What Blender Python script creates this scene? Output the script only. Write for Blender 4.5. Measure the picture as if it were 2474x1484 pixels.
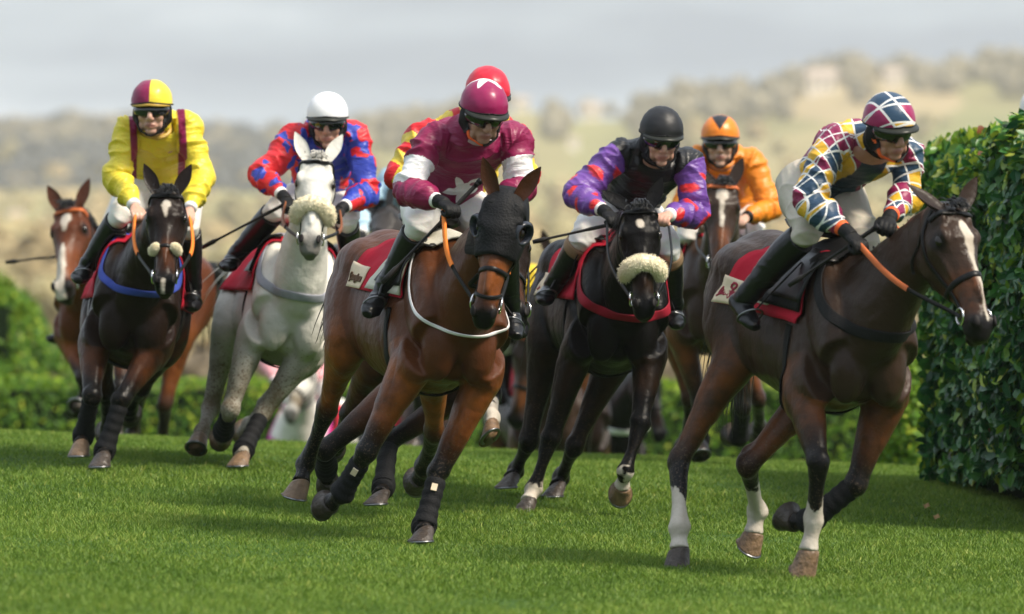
import bpy, bmesh, math, random
import numpy as np
from mathutils import Vector as V, Matrix, Quaternion, noise as mnoise
from mathutils.bvhtree import BVHTree

random.seed(7); rng = np.random.default_rng(11)
scn = bpy.context.scene
COL = scn.collection
for o in list(bpy.data.objects): bpy.data.objects.remove(o)

# ------------------------------------------------------------------ camera, sky, sun, exposure
CAMZ = 1.30
F, CU, CV = 20609.0, 1236.5, 742.0          # focal length and centre, in units of the 2473 wide picture
cam_d = bpy.data.cameras.new('camera'); cam = bpy.data.objects.new('camera', cam_d); COL.objects.link(cam)
cam.location = (0, 0, CAMZ); cam.rotation_euler = (math.radians(90), 0, 0)
cam_d.sensor_width = 36.0; cam_d.lens = 36.0 * F / 2473.0
cam_d.clip_start = 0.5; cam_d.clip_end = 9000
cam_d.dof.use_dof = True; cam_d.dof.focus_distance = 42.4; cam_d.dof.aperture_fstop = 3.7
scn.camera = cam

SUN_EL, SUN_AZ = math.radians(50), math.radians(118)      # azimuth from +Y (view direction) towards +X
world = bpy.data.worlds.new('World'); scn.world = world; world.use_nodes = True
nt = world.node_tree; nt.nodes.clear()
def N(t, kind, **kw):
    n = t.nodes.new(kind)
    for k, v in kw.items():
        if k in n.inputs: n.inputs[k].default_value = v
        else: setattr(n, k, v)
    return n
out = N(nt, 'ShaderNodeOutputWorld')
sky = N(nt, 'ShaderNodeTexSky', sky_type='NISHITA', sun_disc=False, sun_elevation=SUN_EL, sun_rotation=SUN_AZ, air_density=1.0, dust_density=2.0)
bg1 = N(nt, 'ShaderNodeBackground', Strength=0.10); nt.links.new(sky.outputs[0], bg1.inputs[0])
# overcast layer: grey-white cloud decks, stretched along the horizon, a little brighter overhead
tc = N(nt, 'ShaderNodeTexCoord')
mp = N(nt, 'ShaderNodeMapping'); mp.inputs['Scale'].default_value = (7.0, 7.0, 34.0); mp.inputs['Location'].default_value = (1.7, .35, .12)
nt.links.new(tc.outputs['Generated'], mp.inputs['Vector'])
cn = N(nt, 'ShaderNodeTexNoise', Scale=1.5, Detail=5.0, Roughness=.5); nt.links.new(mp.outputs[0], cn.inputs['Vector'])
cr = N(nt, 'ShaderNodeValToRGB'); nt.links.new(cn.outputs['Fac'], cr.inputs[0])
cr.color_ramp.elements[0].position = .40; cr.color_ramp.elements[0].color = (.31, .352, .42, 1)
cr.color_ramp.elements[1].position = .60; cr.color_ramp.elements[1].color = (.60, .65, .70, 1)
e = cr.color_ramp.elements.new(.5); e.color = (.42, .475, .535, 1)
sx = N(nt, 'ShaderNodeSeparateXYZ'); nt.links.new(tc.outputs['Generated'], sx.inputs[0])
mr = N(nt, 'ShaderNodeMapRange'); nt.links.new(sx.outputs['Z'], mr.inputs['Value'])
mr.inputs['From Min'].default_value = 0.05; mr.inputs['From Max'].default_value = 1; mr.inputs['To Min'].default_value = 1.0; mr.inputs['To Max'].default_value = 1.9
bg2 = N(nt, 'ShaderNodeBackground'); nt.links.new(cr.outputs[0], bg2.inputs[0]); nt.links.new(mr.outputs[0], bg2.inputs[1])
mixs = N(nt, 'ShaderNodeMixShader', Fac=0.86)
nt.links.new(bg1.outputs[0], mixs.inputs[1]); nt.links.new(bg2.outputs[0], mixs.inputs[2]); nt.links.new(mixs.outputs[0], out.inputs[0])

sd = bpy.data.lights.new('sun', 'SUN'); sd.energy = 4.2; sd.angle = math.radians(14); sd.color = (1.0, .90, .75)
sun = bpy.data.objects.new('sun', sd); COL.objects.link(sun)
sdir = V((math.sin(SUN_AZ)*math.cos(SUN_EL), math.cos(SUN_AZ)*math.cos(SUN_EL), math.sin(SUN_EL)))
sun.rotation_euler = sdir.to_track_quat('Z', 'Y').to_euler(); sun.location = (20, 60, 40)
scn.view_settings.view_transform = 'Standard'; scn.view_settings.look = 'None'
scn.view_settings.exposure = 0.50; scn.view_settings.gamma = 1.0; scn.view_settings.use_curve_mapping = False
scn.cycles.volume_bounces = 1; scn.cycles.max_bounces = 6; scn.cycles.transparent_max_bounces = 8

# ------------------------------------------------------------------ helpers
def ray(u, v): return V(((u-CU)/F, 1.0, -(v-CV)/F))
CAMP = V((0, 0, CAMZ))
def P(u, v, D): return CAMP + ray(u, v)*D
def PL(u, v, prev, L, sign):
    """point on the view ray of a picture position at bone length L from the joint before it; sign -1 nearer, +1 farther"""
    r = ray(u, v); q = prev - CAMP
    a = r.dot(r); b = -2*r.dot(q); c = q.dot(q) - L*L
    disc = b*b - 4*a*c
    D = (-b + (sign*math.sqrt(disc) if disc > 0 else 0))/(2*a)
    return CAMP + r*D
def PP(u, v, p0, n):
    """point on the view ray of a picture position in the plane through p0 with normal n"""
    r = ray(u, v); return CAMP + r*((p0-CAMP).dot(n)/r.dot(n))

def ss(a, b, x):
    t = np.clip((np.asarray(x, float)-a)/(b-a), 0, 1); return t*t*(3-2*t)

class MB:
    def __init__(s): s.v = []; s.f = []; s.n = 0; s.m = []
    def add(s, verts, faces, mi=0):
        verts = np.asarray(verts, float)
        s.v.append(verts); s.f += [tuple(i+s.n for i in f) for f in faces]; s.m += [mi]*len(faces); s.n += len(verts)
    def mesh(s, name):
        me = bpy.data.meshes.new(name)
        me.from_pydata(np.concatenate(s.v).tolist() if s.v else [], [], s.f); me.update()
        if any(s.m): me.polygons.foreach_set('material_index', s.m)
        return me
    def build(s, name, mat, parent=None, smooth=True):
        return link(name, s.mesh(name), mat, parent, smooth)
def link(name, me, mat, parent=None, smooth=True):
    o = bpy.data.objects.new(name, me); COL.objects.link(o)
    for m in (mat if isinstance(mat, (list, tuple)) else [mat]):
        if m: me.materials.append(m)
    if smooth: me.polygons.foreach_set('use_smooth', [True]*len(me.polygons))
    if parent is not None:
        o.parent = parent; o.matrix_parent_inverse = parent.matrix_world.inverted()
    return o
def tag(o, label=None, cat=None, group=None, kind=None):
    if label: o['label'] = label
    if cat: o['category'] = cat
    if group: o['group'] = group
    if kind: o['kind'] = kind
    return o
def catmull(arr, seg):
    a = np.asarray(arr, float); k = len(a)
    if a.ndim == 1: a = a[:, None]
    if k == 2:
        t = np.linspace(0, 1, seg+1)[:, None]; return a[0]*(1-t)+a[1]*t
    ext = np.vstack([2*a[0]-a[1], a, 2*a[-1]-a[-2]]); res = []
    for i in range(k-1):
        p0, p1, p2, p3 = ext[i:i+4]
        for j in range(seg):
            t = j/seg
            res.append(.5*((2*p1)+(-p0+p2)*t+(2*p0-5*p1+4*p2-p3)*t*t+(-p0+3*p1-3*p2+p3)*t**3))
    res.append(a[-1]); return np.array(res)
def nrm(a):
    a = np.asarray(a, float); return a/np.maximum(np.linalg.norm(a, axis=-1, keepdims=True), 1e-9)
def loft(mb, pts, radii, side, n=18, seg=4, egg=None, front=1.0, mi=0):
    """closed tube: elliptical rings, radii (along side, along tangent x side)"""
    pts = [tuple(p) for p in pts]; k = len(pts)
    c = catmull(pts, seg); r = catmull([(x, x) if np.isscalar(x) else x for x in radii], seg)
    r = np.maximum(r, .0008)
    sv = np.asarray(side, float)
    sv = np.repeat(sv[None], len(c), 0) if sv.ndim == 1 else catmull(sv, seg)
    eg = np.zeros((len(c), 1)) if egg is None else catmull(egg, seg)
    t = nrm(np.gradient(c, axis=0))
    sv = nrm(sv - t*np.sum(sv*t, 1, keepdims=True)); w = np.cross(t, sv)
    ph = np.arange(n)*2*math.pi/n; co, si = np.cos(ph), np.sin(ph)
    sif = np.where(si > 0, si*front, si)
    X = r[:, :1]*co[None]*(1-eg*si[None]); Y = r[:, 1:]*sif[None]
    vv = c[:, None]+X[..., None]*sv[:, None]+Y[..., None]*w[:, None]
    m = len(c); vv = vv.reshape(-1, 3)
    fs = [(i*n+j, i*n+(j+1) % n, (i+1)*n+(j+1) % n, (i+1)*n+j) for i in range(m-1) for j in range(n)]
    vv = np.vstack([vv, c[0], c[-1]])
    fs += [(m*n, (j+1) % n, j) for j in range(n)] + [(m*n+1, (m-1)*n+j, (m-1)*n+(j+1) % n) for j in range(n)]
    mb.add(vv, fs, mi)
def ball(mb, c, axes, r, n=14, m=9, mi=0):
    """ellipsoid; axes = three unit vectors"""
    A = np.array([tuple(a) for a in axes])*np.asarray(r, float)[:, None]
    vs = [np.array(c)+A[2]]; 
    for i in range(1, m):
        th = math.pi*i/m
        for j in range(n):
            ph = 2*math.pi*j/n
            vs.append(np.array(c)+A[0]*math.sin(th)*math.cos(ph)+A[1]*math.sin(th)*math.sin(ph)+A[2]*math.cos(th))
    vs.append(np.array(c)-A[2]); L = len(vs)-1
    fs = [(0, 1+j, 1+(j+1) % n) for j in range(n)]
    for i in range(m-2):
        for j in range(n):
            a = 1+i*n+j; b = 1+i*n+(j+1) % n; fs.append((a, a+n, b+n, b))
    k = 1+(m-2)*n; fs += [(L, k+(j+1) % n, k+j) for j in range(n)]
    mb.add(vs, fs, mi)
XYZ = (V((1, 0, 0)), V((0, 1, 0)), V((0, 0, 1)))
def remesh(mb, voxel, smooth=4, fac=.5):
    me = mb.mesh('tmp'); o = bpy.data.objects.new('tmp', me); COL.objects.link(o)
    m = o.modifiers.new('r', 'REMESH'); m.mode = 'VOXEL'; m.voxel_size = voxel
    if smooth:
        s = o.modifiers.new('s', 'SMOOTH'); s.factor = fac; s.iterations = smooth
    dg = bpy.context.evaluated_depsgraph_get(); dg.update()
    res = bpy.data.meshes.new_from_object(o.evaluated_get(dg))
    bpy.data.objects.remove(o); bpy.data.meshes.remove(me)
    return res
def vco(me):
    a = np.empty(len(me.vertices)*3, np.float32); me.vertices.foreach_get('co', a); return a.reshape(-1, 3)
def vno(me):
    a = np.empty(len(me.vertices)*3, np.float32); me.vertices.foreach_get('normal', a); return a.reshape(-1, 3)
def setco(me, a): me.vertices.foreach_set('co', np.asarray(a, np.float32).ravel()); me.update()
def fattr(me, name, vals):
    at = me.attributes.new(name, 'FLOAT', 'POINT'); at.data.foreach_set('value', np.asarray(vals, np.float32))
def hashn(ix, iy, iz, seed=0):
    h = (ix*374761393 + iy*668265263 + iz*2147483647 + seed*974634777) & 0xffffffff
    h = ((h ^ (h >> 13))*1274126177) & 0xffffffff
    return ((h ^ (h >> 16)) & 0xffff)/65535.0
def vnoise(p, scale, seed=0):
    """smooth value noise on an (n,3) array, -1..1"""
    q = np.asarray(p, float)*scale+100.0; i = np.floor(q).astype(np.int64); f = q-i; f = f*f*(3-2*f); r = 0
    for dx in (0, 1):
        for dy in (0, 1):
            for dz in (0, 1):
                w = (f[:, 0] if dx else 1-f[:, 0])*(f[:, 1] if dy else 1-f[:, 1])*(f[:, 2] if dz else 1-f[:, 2])
                r = r+w*hashn(i[:, 0]+dx, i[:, 1]+dy, i[:, 2]+dz, seed)
    return r*2-1
def fbm(p, scale, seed=0, oct=3):
    r = 0; a = 1
    for k in range(oct): r = r+a*vnoise(p, scale*2**k, seed+k*17); a *= .5
    return r
def bvh_of(me):
    return BVHTree.FromPolygons([tuple(x) for x in vco(me)], [tuple(p.vertices) for p in me.polygons])

# ------------------------------------------------------------------ materials
def mat(name, color, rough=.6, spec=.2, metal=0, var=.12, nscale=30, bump=0, bscale=60, sheen=0, coat=0):
    m = bpy.data.materials.new(name); m.use_nodes = True; t = m.node_tree; b = t.nodes['Principled BSDF']
    b.inputs['Roughness'].default_value = rough; b.inputs['Metallic'].default_value = metal
    b.inputs['Specular IOR Level'].default_value = spec; b.inputs['Sheen Weight'].default_value = sheen; b.inputs['Coat Weight'].default_value = coat
    tc = N(t, 'ShaderNodeTexCoord'); nz = N(t, 'ShaderNodeTexNoise', Scale=nscale, Detail=4.0); t.links.new(tc.outputs['Object'], nz.inputs['Vector'])
    rp = N(t, 'ShaderNodeMix', data_type='RGBA'); c = np.array(color)
    rp.inputs['A'].default_value = tuple(np.clip(c*(1-var), 0, 1))+(1,); rp.inputs['B'].default_value = tuple(np.clip(c*(1+var), 0, 1))+(1,)
    t.links.new(nz.outputs['Fac'], rp.inputs['Factor']); t.links.new(rp.outputs['Result'], b.inputs['Base Color'])
    if bump:
        n2 = N(t, 'ShaderNodeTexNoise', Scale=bscale, Detail=3.0); t.links.new(tc.outputs['Object'], n2.inputs['Vector'])
        bp = N(t, 'ShaderNodeBump', Strength=bump, Distance=.01); t.links.new(n2.outputs['Fac'], bp.inputs['Height']); t.links.new(bp.outputs[0], b.inputs['Normal'])
    return m
def attr_node(t, name):
    return N(t, 'ShaderNodeAttribute', attribute_type='GEOMETRY', attribute_name=name)
def thresh(t, sock, noise=None, amt=0.0, soft=.003):
    """signed distance -> crisp mask"""
    m = N(t, 'ShaderNodeMapRange'); m.inputs['From Min'].default_value = -soft; m.inputs['From Max'].default_value = soft
    if noise is not None:
        a = N(t, 'ShaderNodeMath', operation='MULTIPLY_ADD'); t.links.new(noise, a.inputs[0]); a.inputs[1].default_value = amt; t.links.new(sock, a.inputs[2]); sock = a.outputs[0]
    t.links.new(sock, m.inputs['Value']); return m.outputs[0]
def mixc(t, fac, a, b):
    m = N(t, 'ShaderNodeMix', data_type='RGBA'); t.links.new(fac, m.inputs['Factor'])
    for k, x in (('A', a), ('B', b)):
        if isinstance(x, (tuple, list)): m.inputs[k].default_value = tuple(x)+(1,) if len(x) == 3 else x
        else: t.links.new(x, m.inputs[k])
    return m.outputs['Result']
# ------------------------------------------------------------------ turf, hedges, hills
def grass_mat():
    m = bpy.data.materials.new('turf_blades'); m.use_nodes = True; t = m.node_tree; b = t.nodes['Principled BSDF']
    c = N(t, 'ShaderNodeValToRGB'); t.links.new(attr_node(t, 'tone').outputs['Fac'], c.inputs[0]); e = c.color_ramp.elements
    e[0].position = 0; e[0].color = (.050, .098, .008, 1); e[1].position = 1; e[1].color = (.36, .38, .08, 1)
    k = e.new(.35); k.color = (.110, .195, .022, 1); k = e.new(.7); k.color = (.19, .285, .036, 1)
    t.links.new(c.outputs[0], b.inputs['Base Color']); b.inputs['Roughness'].default_value = .5; b.inputs['Specular IOR Level'].default_value = .25
    tr = N(t, 'ShaderNodeBsdfTranslucent'); t.links.new(c.outputs[0], tr.inputs['Color']); mx = N(t, 'ShaderNodeMixShader', Fac=.35)
    t.links.new(b.outputs[0], mx.inputs[1]); t.links.new(tr.outputs[0], mx.inputs[2]); t.links.new(mx.outputs[0], t.nodes['Material Output'].inputs[0])
    return m
def leaf_mat(name, ramp, rough=.32, trans=.25):
    m = bpy.data.materials.new(name); m.use_nodes = True; t = m.node_tree; b = t.nodes['Principled BSDF']
    c = N(t, 'ShaderNodeValToRGB'); t.links.new(attr_node(t, 'tone').outputs['Fac'], c.inputs[0]); e = c.color_ramp.elements
    e[0].position = ramp[0][0]; e[0].color = ramp[0][1]+(1,); e[1].position = ramp[-1][0]; e[1].color = ramp[-1][1]+(1,)
    for p, q in ramp[1:-1]: k = e.new(p); k.color = q+(1,)
    t.links.new(c.outputs[0], b.inputs['Base Color']); b.inputs['Roughness'].default_value = rough; b.inputs['Specular IOR Level'].default_value = .28
    tr = N(t, 'ShaderNodeBsdfTranslucent'); t.links.new(c.outputs[0], tr.inputs['Color']); mx = N(t, 'ShaderNodeMixShader', Fac=trans)
    t.links.new(b.outputs[0], mx.inputs[1]); t.links.new(tr.outputs[0], mx.inputs[2]); t.links.new(mx.outputs[0], t.nodes['Material Output'].inputs[0])
    return m
def fast_mesh(name, verts, nper, tris_local, tone=None):
    """many copies of one small polygon set; verts (k, nper, 3)"""
    k = len(verts); me = bpy.data.meshes.new(name); v = np.asarray(verts, np.float32).reshape(-1, 3)
    tl = np.asarray(tris_local, np.int32); f = (tl[None]+(np.arange(k, dtype=np.int32)*nper)[:, None, None]).reshape(-1, 3)
    me.vertices.add(len(v)); me.vertices.foreach_set('co', v.ravel()); me.loops.add(f.size); me.loops.foreach_set('vertex_index', f.ravel())
    me.polygons.add(len(f)); me.polygons.foreach_set('loop_start', np.arange(0, f.size, 3, dtype=np.int32)); me.polygons.foreach_set('loop_total', np.full(len(f), 3, np.int32))
    me.update(calc_edges=True)
    if tone is not None: fattr(me, 'tone', np.repeat(tone, nper))
    return me
def gz(x, y): return CAMZ + np.interp(y, G_Y, G_Z) - .04*x*np.clip((120-y)/60, 0, 1)
def build_ground():
    ys = np.concatenate([np.linspace(0, 34, 12)[:-1], np.linspace(34, 66, 80), np.linspace(66, 200, 40)[1:]]); xs = np.concatenate([np.linspace(-80, -7, 12)[:-1], np.linspace(-7, 7, 60), np.linspace(7, 80, 12)[1:]])
    X, Y = np.meshgrid(xs, ys); Z = gz(X, Y)+vnoise(np.stack([X.ravel(), Y.ravel(), 0*X.ravel()], 1), .9, 3).reshape(X.shape)*.012
    nx = len(xs); mb = MB(); mb.add(np.stack([X, Y, Z], 2).reshape(-1, 3), [(i*nx+j, i*nx+j+1, (i+1)*nx+j+1, (i+1)*nx+j) for i in range(len(ys)-1) for j in range(nx-1)])
    g = mb.build('ground', mat('turf_soil', (.040, .085, .014), rough=.9, spec=.1, var=.5, nscale=9, bump=.6, bscale=50)); tag(g, kind='structure')
    n = 390000; u = rng.random(n)
    y = 31.6+(54.5-31.6)*u; x = (rng.random(n)*2-1)*(y*.0605+.35)
    z = gz(x, y); pts = np.stack([x, y, z*0], 1)
    patch = fbm(pts*np.array([1, .45, 1]), 2.2, 7)*.5+vnoise(pts*np.array([1, .4, 1]), 11, 9)*.5
    h = (.019+.017*rng.random(n))*(1+.35*patch); a = rng.random(n)*2*math.pi; w = .0022+.0016*rng.random(n); ln = .35+.6*rng.random(n); la = rng.random(n)*2*math.pi
    sx, sy = np.cos(a)*w, np.sin(a)*w*.6; lx, ly = np.cos(la)*h*ln, np.sin(la)*h*ln
    B = np.stack([x, y, z-.004], 1); V5 = np.empty((n, 5, 3))
    S2 = np.stack([sx, sy, 0*sx], 1); Lm = np.stack([lx*.35, ly*.35, h*.6], 1); Lt = np.stack([lx, ly, h], 1)
    V5[:, 0] = B-S2; V5[:, 1] = B+S2; V5[:, 2] = B+Lm-S2*.8; V5[:, 3] = B+Lm+S2*.8; V5[:, 4] = B+Lt
    tone = np.clip(.45+.22*patch+rng.normal(0, .14, n)+np.where(rng.random(n) < .04, .4, 0), 0, 1)
    me = fast_mesh('grass', V5, 5, [(0, 1, 3), (0, 3, 2), (2, 3, 4)], tone); o = link('grass', me, grass_mat(), None, False); tag(o, kind='stuff')
    # fallen leaves near the hedge
    lm = mat('dry_leaf', (.24, .15, .06), rough=.8, var=.3)
    for (u_, v_, D, lb) in ((2238, 1185, 46.4, 'dry brown leaf lying nearer the foot of the tall hedge, left of its pair'), (2262, 1204, 45.6, 'dry brown leaf lying on the turf, right one of the pair by the tall hedge')):
        p = P(u_, v_, D); p.z = float(gz(p.x, p.y))+.03; mb = MB(); r = .02
        mb.add([tuple(p+V((math.cos(q)*r, math.sin(q)*r*1.3, (.012 if i % 2 else 0)+.012*math.sin(q)))) for i, q in enumerate(np.linspace(0, 2*math.pi, 7)[:-1])]+[tuple(p+V((0, 0, .004)))], [(i, (i+1) % 6, 6) for i in range(6)])
        o = mb.build('fallen_leaf', lm, None, False); tag(o, lb, 'leaf', 'dry leaves fallen on the turf')

LEAF = np.array([(0, -.5, 0), (-.26, -.12, .05), (-.22, .22, .05), (0, .5, -.04), (.22, .22, .05), (.26, -.12, .05), (0, 0, -.02)])
LTRI = [(0, 6, 1), (1, 6, 2), (2, 6, 3), (3, 6, 4), (4, 6, 5), (5, 6, 0)]
def leaf_frames(nv, r, up_bias=.3, jitter=.55):
    n = len(nv); a = nrm(nv+r.normal(0, jitter, (n, 3))+np.array([0, 0, up_bias])); t = nrm(np.cross(a, r.normal(0, 1, (n, 3)))); b = np.cross(a, t); return t, b, a
def hedge(name, label, rects, D_mat, size, ramp, parts=0, seed=1, core=(.012, .022, .008), rough=.32, cat='hedge', trans=.25):
    """rects: list of (origin, edge u, edge v, outward normal, leaf count, bulge); first closed core boxes come with it"""
    r = np.random.default_rng(seed)
    ps, nv = [], []
    for o_, eu, ev, nn, cnt, bul in rects['faces']:
        q = r.random((cnt, 2)); p = np.array(o_)+q[:, :1]*np.array(eu)+q[:, 1:]*np.array(ev)
        d = r.random(cnt)**1.6; lump = fbm(p, 2.2, seed, 2)*bul
        Lu, Lv = np.linalg.norm(eu), np.linalg.norm(ev); rd = rects.get('round', 0)
        de = np.minimum(q[:, 0]*Lu if rects.get('round_l') else 9, np.where(np.array(nn)[2] > .8, q[:, 1]*Lv, (1-q[:, 1])*Lv)); sag = rd*np.clip(1-de/.30, 0, 1)**2
        p = p+np.array(nn)*(lump-d*size*1.9-sag)[:, None]; ps.append(p); nv.append(np.repeat(np.array(nn, float)[None], cnt, 0))
    ps, nv = np.concatenate(ps), np.concatenate(nv); n = len(ps)
    t, b, a = leaf_frames(nv, r); s = size*(.6+.8*r.random(n))
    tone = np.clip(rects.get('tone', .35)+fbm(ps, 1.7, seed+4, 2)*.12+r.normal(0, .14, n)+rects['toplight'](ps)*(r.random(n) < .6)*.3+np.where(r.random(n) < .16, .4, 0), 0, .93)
    tone = np.where(r.random(n) < rects.get('dead', .004), 1.0, tone)
    m = leaf_mat(name+'_leaves', ramp, rough, trans)
    mb = MB()
    for c in rects['core']: mb.add(c, [(0, 1, 2, 3)[::-1], (4, 5, 6, 7), (0, 1, 5, 4), (1, 2, 6, 5), (2, 3, 7, 6), (3, 0, 4, 7)])
    root = mb.build(name, mat(name+'_twigs', core, rough=.95, spec=.05, var=.5, nscale=14, bump=.5), None, False); tag(root, label, cat)
    Vv = ps[:, None]+(LEAF[None, :, :1]*t[:, None]+LEAF[None, :, 1:2]*b[:, None]+LEAF[None, :, 2:]*a[:, None])*s[:, None, None]
    keep = np.ones(n, bool)
    if parts:
        dist = np.linalg.norm(ps-np.array([0, 0, CAMZ]), axis=1); uu = CU+ps[:, 0]/ps[:, 1]*F; vv = CV-(ps[:, 2]-CAMZ)/ps[:, 1]*F
        facing = np.abs(np.sum(a*nrm(np.array([0, 0, CAMZ])-ps), 1)); ok = (uu > 2210) & (uu < 2470) & (vv > 260) & (vv < 1210)
        out_ = np.sum((ps-np.array(rects['faces'][0][0]))*np.array(rects['faces'][0][3]), 1)
        sc_ = s*facing/dist*(.6+np.clip((out_+.10)*6, 0, 1)); sc_[~ok] = -1
        pick = np.argsort(-sc_)[:parts]; keep[pick] = False
        lib = {}
        for i in pick:
            key = int(tone[i]*9)
            if key not in lib:
                me = bpy.data.meshes.new('leaf'); me.from_pydata(LEAF.tolist(), [], LTRI); me.update(); fattr(me, 'tone', np.full(7, min(.97, (key+.5)/9.3))); me.materials.append(m); lib[key] = me
            o = bpy.data.objects.new('leaf', lib[key]); COL.objects.link(o); o.parent = root
            M4 = Matrix((tuple(t[i])+(0,), tuple(b[i])+(0,), tuple(a[i])+(0,), (0, 0, 0, 1))).transposed(); o.matrix_local = Matrix.Translation(ps[i]) @ M4 @ Matrix.Scale(s[i], 4)
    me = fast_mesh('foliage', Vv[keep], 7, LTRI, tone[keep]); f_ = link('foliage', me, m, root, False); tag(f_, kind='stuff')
    return root
def box8(a, b, c, d, z0, z1): return [(*a, z0), (*b, z0), (*c, z0), (*d, z0), (*a, z1), (*b, z1), (*c, z1), (*d, z1)]
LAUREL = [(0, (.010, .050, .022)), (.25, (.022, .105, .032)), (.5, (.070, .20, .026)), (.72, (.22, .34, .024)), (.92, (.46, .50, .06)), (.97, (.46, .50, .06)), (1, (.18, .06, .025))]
SOFT = [(0, (.025, .08, .006)), (.4, (.085, .20, .010)), (.7, (.23, .36, .016)), (1, (.46, .50, .04))]
def build_hedges():
    # tall clipped laurel at the right: an oblique face that ends in a corner
    A = np.array(P(2206, 1150, 49.6)); B = np.array(P(2640, 1280, 44.6)); A[2] = CAMZ-1.02; B[2] = CAMZ-1.22
    top = CAMZ+.88; e = B-A; e[2] = 0; L = np.linalg.norm(e); eu = e/L; nn = np.array([eu[1], -eu[0], 0]);
    if nn[1] > 0: nn = -nn
    back = -nn*1.6; hgt = top-A[2]
    slope = .22
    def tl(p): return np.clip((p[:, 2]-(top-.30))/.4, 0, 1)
    c = .24; A2 = A-nn*c+eu*.26; B2 = B-nn*c; core = [(*A2[:2], A[2]-.1), (*B2[:2], B[2]-.2), (*(B2+back)[:2], B[2]-.2), (*(A2+back)[:2], A[2]-.1), (*A2[:2], top-.26), (*B2[:2], top+slope*L/3-.26), (*(B2+back)[:2], top+slope*L/3-.26), (*(A2+back)[:2], top-.26)]
    up_ = np.array([0, 0, hgt])
    rc = dict(faces=[(A+np.array([0, 0, .03]), eu*L, up_+np.array([0, 0, .10]), nn, 13000, .09), (A+up_+np.array([0, 0, 0]), eu*L+np.array([0, 0, slope*L/3]), back, np.array([0, 0, 1.]), 8000, .09), (A+np.array([0, 0, .03]), back, up_, -eu, 6000, .06),
                     (A+np.array([0, 0, hgt-.1]), eu*L+np.array([0, 0, slope*L/3]), np.array([0, 0, .12]), nrm(nn+np.array([0, 0, 1.])), 900, .06)],
              core=[core], toplight=tl, tone=.33, dead=.006, round=.16, round_l=True)
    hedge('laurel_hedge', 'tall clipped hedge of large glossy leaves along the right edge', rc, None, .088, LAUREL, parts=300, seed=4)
    # long low hedge beyond the crest
    y0 = 84.0
    zt = CAMZ-.66; zb = CAMZ-2.9
    rc = dict(faces=[((-9, y0, zb), (19, 0, 0), (0, 0, zt-zb-.05), (0, -1, 0), 30000, .06), ((-9, y0, zt-.02), (19, 0, -.12), (0, 1.2, 0), (0, 0, 1), 12000, .05)],
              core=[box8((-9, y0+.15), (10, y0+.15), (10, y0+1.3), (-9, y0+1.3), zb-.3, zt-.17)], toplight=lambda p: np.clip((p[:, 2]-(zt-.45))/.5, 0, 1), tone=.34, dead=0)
    hedge('low_hedge', 'long low clipped hedge beyond the crest of the turf', rc, None, .055, SOFT, seed=9, rough=.5)
    # short wing of the far hedge, nearer and taller, showing left of the tall laurel
    y1 = 62.0; x0, x1 = 2.62, 3.9; zt = CAMZ-.36; zb = CAMZ-2.1
    rc = dict(faces=[((x0, y1, zb), (x1-x0, 0, 0), (0, 0, zt-zb), (0, -1, 0), 9000, .06), ((x0, y1, zt-.02), (x1-x0, 0, 0), (0, 1.1, 0), (0, 0, 1), 3500, .05), ((x0, y1, zb), (0, 1.1, 0), (0, 0, zt-zb), (-1, 0, 0), 5000, .06)],
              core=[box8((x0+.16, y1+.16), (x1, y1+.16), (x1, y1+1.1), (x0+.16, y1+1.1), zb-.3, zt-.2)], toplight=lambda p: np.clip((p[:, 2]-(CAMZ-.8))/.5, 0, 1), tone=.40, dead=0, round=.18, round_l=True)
    hedge('hedge_wing', 'blurred clipped hedge wing just left of the foot of the tall laurel', rc, None, .055, SOFT, seed=17, rough=.5)
    # bushy rounded wing at the left
    cx, cy = -6.35, 88.0; r = np.random.default_rng(3); faces = []
    for k in range(60):
        th = r.uniform(-math.pi, math.pi); el = r.uniform(-.2, 1.45); d = np.array([math.cos(el)*math.cos(th), math.cos(el)*math.sin(th), math.sin(el)])
        if d[1] > .45: continue
        R_ = np.array([1.95, 1.4, 2.35]); p = np.array([cx, cy, CAMZ-1.75])+d*R_; n_ = nrm(d/R_); t1 = nrm(np.cross(n_, [.1, .2, 1])); t2 = np.cross(n_, t1)
        faces.append((p-t1*.45-t2*.45, t1*.9, t2*.9, n_, 900, .06))
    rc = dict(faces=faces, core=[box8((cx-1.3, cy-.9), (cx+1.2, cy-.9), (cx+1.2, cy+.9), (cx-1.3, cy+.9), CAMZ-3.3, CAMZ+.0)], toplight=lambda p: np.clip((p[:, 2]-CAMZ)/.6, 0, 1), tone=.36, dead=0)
    hedge('rounded_bush', 'big rounded yellow green bush behind the low hedge at left', rc, None, .06, SOFT, seed=12, rough=.5, cat='bush')
    # white cap showing over the laurel
    mb = MB(); c = P(2492, 262, 52.5); ball(mb, c, XYZ, (.075, .075, .11), 20, 14)
    loft(mb, [c+V((0, 0, -.06)), c+V((0, 0, -2.3))], [.05, .05], V((1, 0, 0)), n=14); o = mb.build('rail_post', mat('white_plastic', (.80, .79, .76), rough=.5, var=.05)); tag(o, 'rounded white post top above the hedge at the right edge', 'post')

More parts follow.
